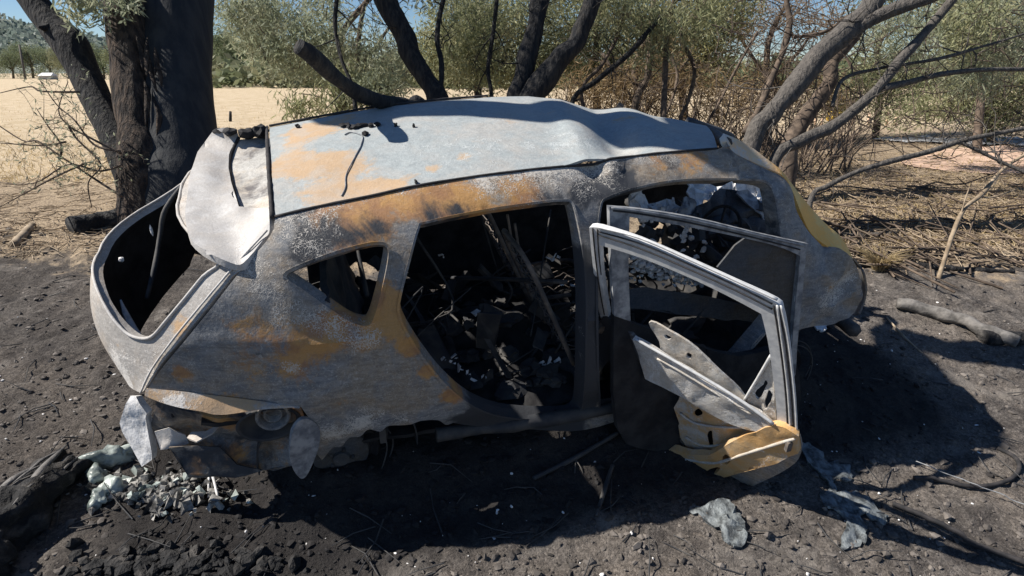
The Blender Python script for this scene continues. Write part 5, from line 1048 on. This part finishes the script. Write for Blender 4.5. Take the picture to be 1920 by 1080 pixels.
# straw tufts by the front wing
def tuft(px, py, label, n=120, h=.16, dep=None, cat='grass tuft'):
    p = ground(px, py) if dep is None else gz(W(px, py, dep)); T = []
    for _ in range(n):
        a = RNG.uniform(0, 6.28); l = h*RNG.uniform(.5, 1.3); b = p+A([math.cos(a), math.sin(a), 0])*RNG.uniform(0, .05); d = A([math.cos(a)*.5, math.sin(a)*.5, 1.]); T.append(tube([b, b+d*l*.6, b+d*l+A([math.cos(a), math.sin(a), -.6])*l*.35], [.003, .0025, .001], 3, 0, 0, False))
    V, Fc = join(T); o = mesh('grass_tuft', V-p, Fc, L_STRAW, None); o.location = tuple(p); tag(o, label, cat)
tuft(1648, 508, 'straw-coloured grass tuft beside the front wing', 160, .22)
# logs
def log(name, label, pts, rad, mat, n=16, rough=.3, lift=.0, freq=6, cat='log', seed=1, ov=1., group=None):
    P = A([ground(x, y)+A([0, 0, r*.5+lift]) for (x, y), r in zip(pts, rad)]); V, Fc = tube(P, rad, n, rough, seed, True, freq, ov, 8)
    c = P.mean(0); o = mesh(name, V-c, Fc, mat, None); o.location = tuple(c); return tag(o, label, cat, group)
M_CHARLOG = simple('charred_log', (.012, .012, .013), (.085, .078, .072), 4, .85, 1., .05, sc3=(3, 3, 3), lo=.45, hi=.75)
log('charred_log', 'big cracked black log in the bottom left corner', [(-120, 1190), (-30, 1060), (60, 965), (150, 880)], [.13, .12, .10, .07], M_CHARLOG, 36, .5, freq=16)
bl = bpy.data.objects['charred_log']; T = []
for k in range(34):
    t_ = RNG.uniform(0, 1); px, py = 150-t_*240, 872+t_*230; px += RNG.normal(0, 16); py += RNG.normal(0, 12); l = RNG.uniform(.12, .4)
    a_, b_ = ground(px, py), ground(px-38, py+36); d_ = (b_-a_)/np.linalg.norm(b_-a_)+RNG.normal(0, .10, 3); h_ = RNG.uniform(.05, .16); T.append(tube([a_+A([0, 0, h_]), a_+d_*l*.5+A([0, 0, h_+.015]), a_+d_*l+A([0, 0, h_])], [.004, RNG.uniform(.008, .02), .003], 5, .3, k, ov=.4, res=4))
V, Fc = join(T); o = mesh('splinters', V-A(bl.location[:]), Fc, simple('charred_splinter', (.03, .03, .032), (.17, .16, .15), 8, .75, 1., .02, sc3=(1, 1, 1)), bl); o['kind'] = 'stuff'
log('charred_log', 'slim charred log beside the big black log at the left edge', [(-80, 1010), (0, 950), (70, 890), (120, 850)], [.03, .04, .035, .02], M_CHARLOG, 12, .5, freq=12)
log('charred_log', 'short split log lying at the foot of the big tree', [(140, 440), (200, 425), (290, 420)], [.10, .10, .09], M_CHARLOG, 14, .35)
log('pale_log', 'small pale log on the litter at the left edge', [(25, 465), (50, 440), (62, 425)], [.035, .04, .03], M_TWIG_DRY, 12, .3)
M_ASHLOG = simple('ash_covered_wood', (.08, .075, .07), (.23, .215, .20), 10, .95, .9, .02)
log('grey_log', 'long grey ash-covered log right of the front wing', [(1680, 578), (1760, 600), (1840, 630), (1905, 652)], [.035, .052, .052, .035], M_ASHLOG, 18, .4, .03)
log('charred_log', 'short black log at the right edge beyond the ashy log', [(1840, 640), (1900, 640), (1990, 650)], [.05, .055, .05], M_CHARLOG, 14, .3)
log('grey_log', 'pale log lying behind the front of the wreck', [(1570, 445), (1640, 446), (1680, 440)], [.03, .04, .03], M_BARK_GREY, 12, .3)
log('charred_log', 'thin black log along the edge of the litter at the right', [(1560, 500), (1680, 500), (1800, 508), (1900, 512)], [.02, .03, .03, .02], M_CHARLOG, 10, .4)
log('charred_stick', 'thin charred stick on the ground under the open rear door', [(1000, 905), (1080, 865), (1160, 818)], [.012, .014, .012], M_DARK2, 8, .3, .02, cat='stick')
log('charred_stick', 'short charred stick pointing towards the camera below the rear door', [(1118, 975), (1135, 920), (1148, 880)], [.008, .011, .009], M_DARK2, 8, .3, .02, cat='stick')
log('pale_stick', 'pale thin stick lying in the shade beyond the front wing', [(1662, 598), (1690, 630), (1728, 665)], [.006, .009, .005], M_TWIG_DRY, 8, .2, .01, cat='stick')
# dark tubes laid as cast shadows, and a thin wire, at the right
def gl(pts, r, lift=.01):
    P = cr([tuple(ground(x, y)) for x, y in pts], 10, False); q = P.copy(); q[:, 2] = terrain(P[:, 0], P[:, 1]); k = 5; z = np.pad(q[:, 2], k, 'edge'); q[:, 2] = A([z[i:i+2*k+1].max() for i in range(len(P))])+lift; return q
P = gl([(1712, 902), (1760, 905), (1810, 918), (1860, 918), (1895, 905), (1908, 885), (1900, 862), (1870, 843)], .01); V, Fc = tube(P, .011, 8); tag(mesh('shadow_loop', V, Fc, M_SEAL), 'dark curled tube standing in for a looped shadow on the bare earth at the right', 'shadow shape')
P = gl([(1672, 952), (1740, 985), (1830, 1028), (1960, 1085)], .01); V, Fc = tube(P, .013, 8); tag(mesh('shadow_strip', V, Fc, M_SEAL), 'straight dark strip standing in for a branch shadow in the bottom right corner', 'strip')
P = gl([(1715, 872), (1780, 905), (1850, 935), (1940, 975)], .01, .03); V, Fc = tube(P, .0028, 5); tag(mesh('thin_wire', V, Fc, M_GREY), 'thin straight wire crossing the dark shadow loop', 'wire')

# ---- melted glass and metal
def gsheet(name, label, cat, outline, mat, h=.03, step=12, bf=9, seed=2, lift=.01, group=None):
    ol = cr(outline, 6); ol = ol+np.c_[fbm(np.c_[ol*.06, ol[:, :1]*0], 3, seed+4), fbm(np.c_[ol*.06, ol[:, :1]*0], 3, seed+9)]*7; v2, f2 = tri2d([ol], step*.7); P = A([ground_fast(x, y) for x, y in v2]); c0 = A(outline).mean(0)
    e = np.clip(1-np.hypot(*((v2-c0)/(A(outline)-c0).std(0)).T)/2.2, 0, 1); P[:, 2] = terrain(P[:, 0], P[:, 1])+lift+h*(.1+1.3*np.abs(fbm(P*bf*.8, 4, seed, .5)))*.8*(.35+.65*e)
    c = P.mean(0); o = mesh(name, P-c, f2, mat, None, True, None, .012); o.location = tuple(c); me = o.data
    if sum(p.normal.z for p in me.polygons) < 0: me.flip_normals()
    return tag(o, label, cat, group)
gsheet('melted_metal', 'bluish melted metal splash in the shade below the rear door corner', 'melted metal', [(1500, 835), (1530, 840), (1560, 870), (1595, 885), (1590, 905), (1560, 900), (1570, 935), (1545, 945), (1548, 905), (1520, 870)], M_MELT, .03)
gsheet('melted_metal', 'forked melted metal puddle reaching the edge of the shadow', 'melted metal', [(1545, 925), (1600, 930), (1650, 960), (1668, 985), (1650, 992), (1612, 975), (1628, 1025), (1600, 1032), (1578, 1025), (1580, 980), (1545, 955)], M_MELT, .04)
gsheet('melted_metal', 'small melted metal lump at the lower shadow edge, left of the forked puddle', 'melted metal', [(1330, 955), (1360, 955), (1385, 985), (1395, 1020), (1370, 1028), (1345, 1000), (1290, 960)], M_MELT, .05)
gsheet('melted_metal', 'curved sliver of melted metal in the shade right of the front wing', 'melted metal', [(1540, 605), (1560, 610), (1550, 622), (1528, 618)], M_WHITE, .05)
gl_ = empty('slumped_windscreen', 'crumpled greenish sheet of slumped glass beside the big log', 'glass', ground(215, 890))
def gchunk(px, py, r, s, mat, nm='glass_fold'):
    V, Fc = lump((0, 0, 0), A(r), s, 3, .55, 1.6); V = V @ randrot().T if s % 2 else V; return mesh(nm, V+ground(px, py)+A([0, 0, r[2]*.6])-A(gl_.location[:]), Fc, mat, gl_)
for px, py, r, s in [(205, 868, (.085, .05, .055), 2), (185, 900, (.05, .05, .045), 4), (235, 858, (.05, .04, .04), 6), (215, 925, (.06, .06, .05), 8), (190, 940, (.04, .06, .04), 10), (175, 880, (.03, .03, .03), 12)]: gchunk(px, py, r, s, M_GLASS)
P = []; Pg = []
for _ in range(430): px = RNG.normal(300, 58); py = 925+RNG.normal(0, 20)+(px-300)*.08; P.append(ground_fast(px, py))
P = onground(P, .01); V, F_ = shards(P, .006, .036, .3, 1.8); M_RUB = simple('ashy_rubble', (.04, .038, .036), (.33, .32, .30), 12, .85, .8, .02, lo=.38, hi=.62)
tag(mesh('ashy_rubble', V, F_, M_RUB, None, False), 'heap of pale ash, glass and charcoal rubble below the rear corner of the car', 'rubble', kind='stuff')
P = onground([ground_fast(RNG.normal(300, 70), RNG.normal(925, 22)) for _ in range(34)], .02); V, F_ = shards(P, .008, .034, .25, 1.3); tag(mesh('glass_fragments', V, F_, M_GLASS, None, False), 'greenish glass fragments mixed into the ashy rubble heap', 'glass', kind='stuff')
T = [tube([ground(390, 935), ground(400, 905)+A([0, 0, .08]), ground(412, 950)+A([0, 0, .03])], [.004, .010, .006], 5, .2, 1, res=4)]; V, Fc = join(T); tag(mesh('bent_bracket', V, Fc, M_WHITE, None), 'small pale bent bracket sticking out of the rubble heap', 'bracket')
P = onground([ground_fast(RNG.normal(340, 90), RNG.normal(1062, 16)) for _ in range(160)], .01); V, F_ = crumbs(P, .012, .05, .6, 1.5); tag(mesh('charred_chunks', V, F_, M_CHARLOG, None, False), 'charred wood chunks along the bottom edge of the photo', 'charcoal', kind='stuff')
# ---- paddock details
def pole(px, dep, top, r, name, label, cat, mat, lean=0):
    g_ = gpx(px, dep); b = W(px, g_, dep); t = W(px+lean, top, dep); V, Fc = tube([b, (b+t)/2, t], [r, r, r*.85], 8); o = mesh(name, V-b, Fc, mat, None); o.location = tuple(b); return tag(o, label, cat)
pole(432, 17, 209, .04, 'fence_post', 'lone dark fence post in the dry paddock right of the big trunk', 'post', M_BARK_DARK)
pole(48, 100, 84, .17, 'power_pole', 'thin grey power pole standing in front of the far trees at the left', 'pole', M_BARK_GREY, -12)
# small white building far across the paddock
b = W(92, gpx(92, 100), 100); root = empty('farm_shed', 'small white shed far across the paddock below the trees', 'shed', b); wv = simple('white_wall', (.75, .75, .74), (.8, .8, .8), 2)
ang = math.atan2(RGT[1], RGT[0]); RZ = A([[math.cos(ang), -math.sin(ang), 0], [math.sin(ang), math.cos(ang), 0], [0, 0, 1]])
V, Fc = box((0, 0, .30), (2.0, 1.6, .6), RZ); mesh('wall', V, Fc, simple('shed_wall', (.3, .3, .3), (.4, .4, .4), 2), root, False)
V = A([(-1.15, -.95, .6), (1.15, -.95, .6), (1.15, .95, .6), (-1.15, .95, .6), (-.9, 0, 1.05), (.9, 0, 1.05)]) @ RZ.T; mesh('roof', V, [(0, 1, 5, 4), (2, 3, 4, 5), (0, 4, 3), (1, 2, 5), (0, 3, 2, 1)], wv, root, False)
# pale posts and yellow marker beyond the leaning trees
M_POST = simple('pale_timber', (.62, .42, .28), (.72, .52, .38), 4)
for i, (px, t) in enumerate([(1628, 212), (1643, 208), (1662, 204), (1678, 214), (1596, 222), (1540, 214), (1528, 210)]):
    pole(px, 16, t, .035, 'timber_post', 'pale timber post beyond the leaning trees, '+['left of the close group of four', 'second of the close group of four', 'third of the close group of four', 'right of the close group of four', 'leaning on its own beside the group', 'right of a pair near the twisted trunk', 'left of a pair near the twisted trunk'][i], 'post', M_POST, 3)['group'] = 'timber posts beyond the trees'
V, Fc = lump((0, 0, .18), (.26, .22, .20), 4, 2, .25); b = gz(W(1568, 215, 16.5)); o = mesh('yellow_drum', V, Fc, simple('yellow_plastic', (.65, .42, .06), (.72, .5, .12), 3), None); o.location = tuple(b); tag(o, 'small yellow-orange heap beyond the twisted trunk', 'heap')
# track at the right
def patch(name, outline, mat, lift):
    o_ = cr(outline, 12); o_ = o_+np.c_[fbm(np.c_[o_*.05, o_[:, :1]*0], 3, 3)*14, fbm(np.c_[o_*.05, o_[:, :1]*0], 3, 8)*3]; P = A([ground_fast(x, y) for x, y in o_]); v, f = tri2d([P[:, :2]], .3); Z = terrain(v[:, 0], v[:, 1], False)+lift
    o = mesh(name, np.c_[v, Z], f, mat, None)
    if sum(p.normal.z for p in o.data.polygons) < 0: o.data.flip_normals()
    return tag(o, kind='structure')
patch('dirt_track', [(1690, 300), (1760, 284), (1850, 278), (2150, 285), (2150, 325), (1850, 328), (1740, 322)], simple('pink_dirt', (.50, .34, .25), (.62, .44, .33), 3, .95), .03)
patch('road', [(1640, 262), (1760, 258), (1860, 262), (2150, 262), (2150, 272), (1900, 276), (1760, 270), (1650, 268)], simple('pale_road', (.36, .36, .37), (.48, .48, .50), 3, .9), .04)
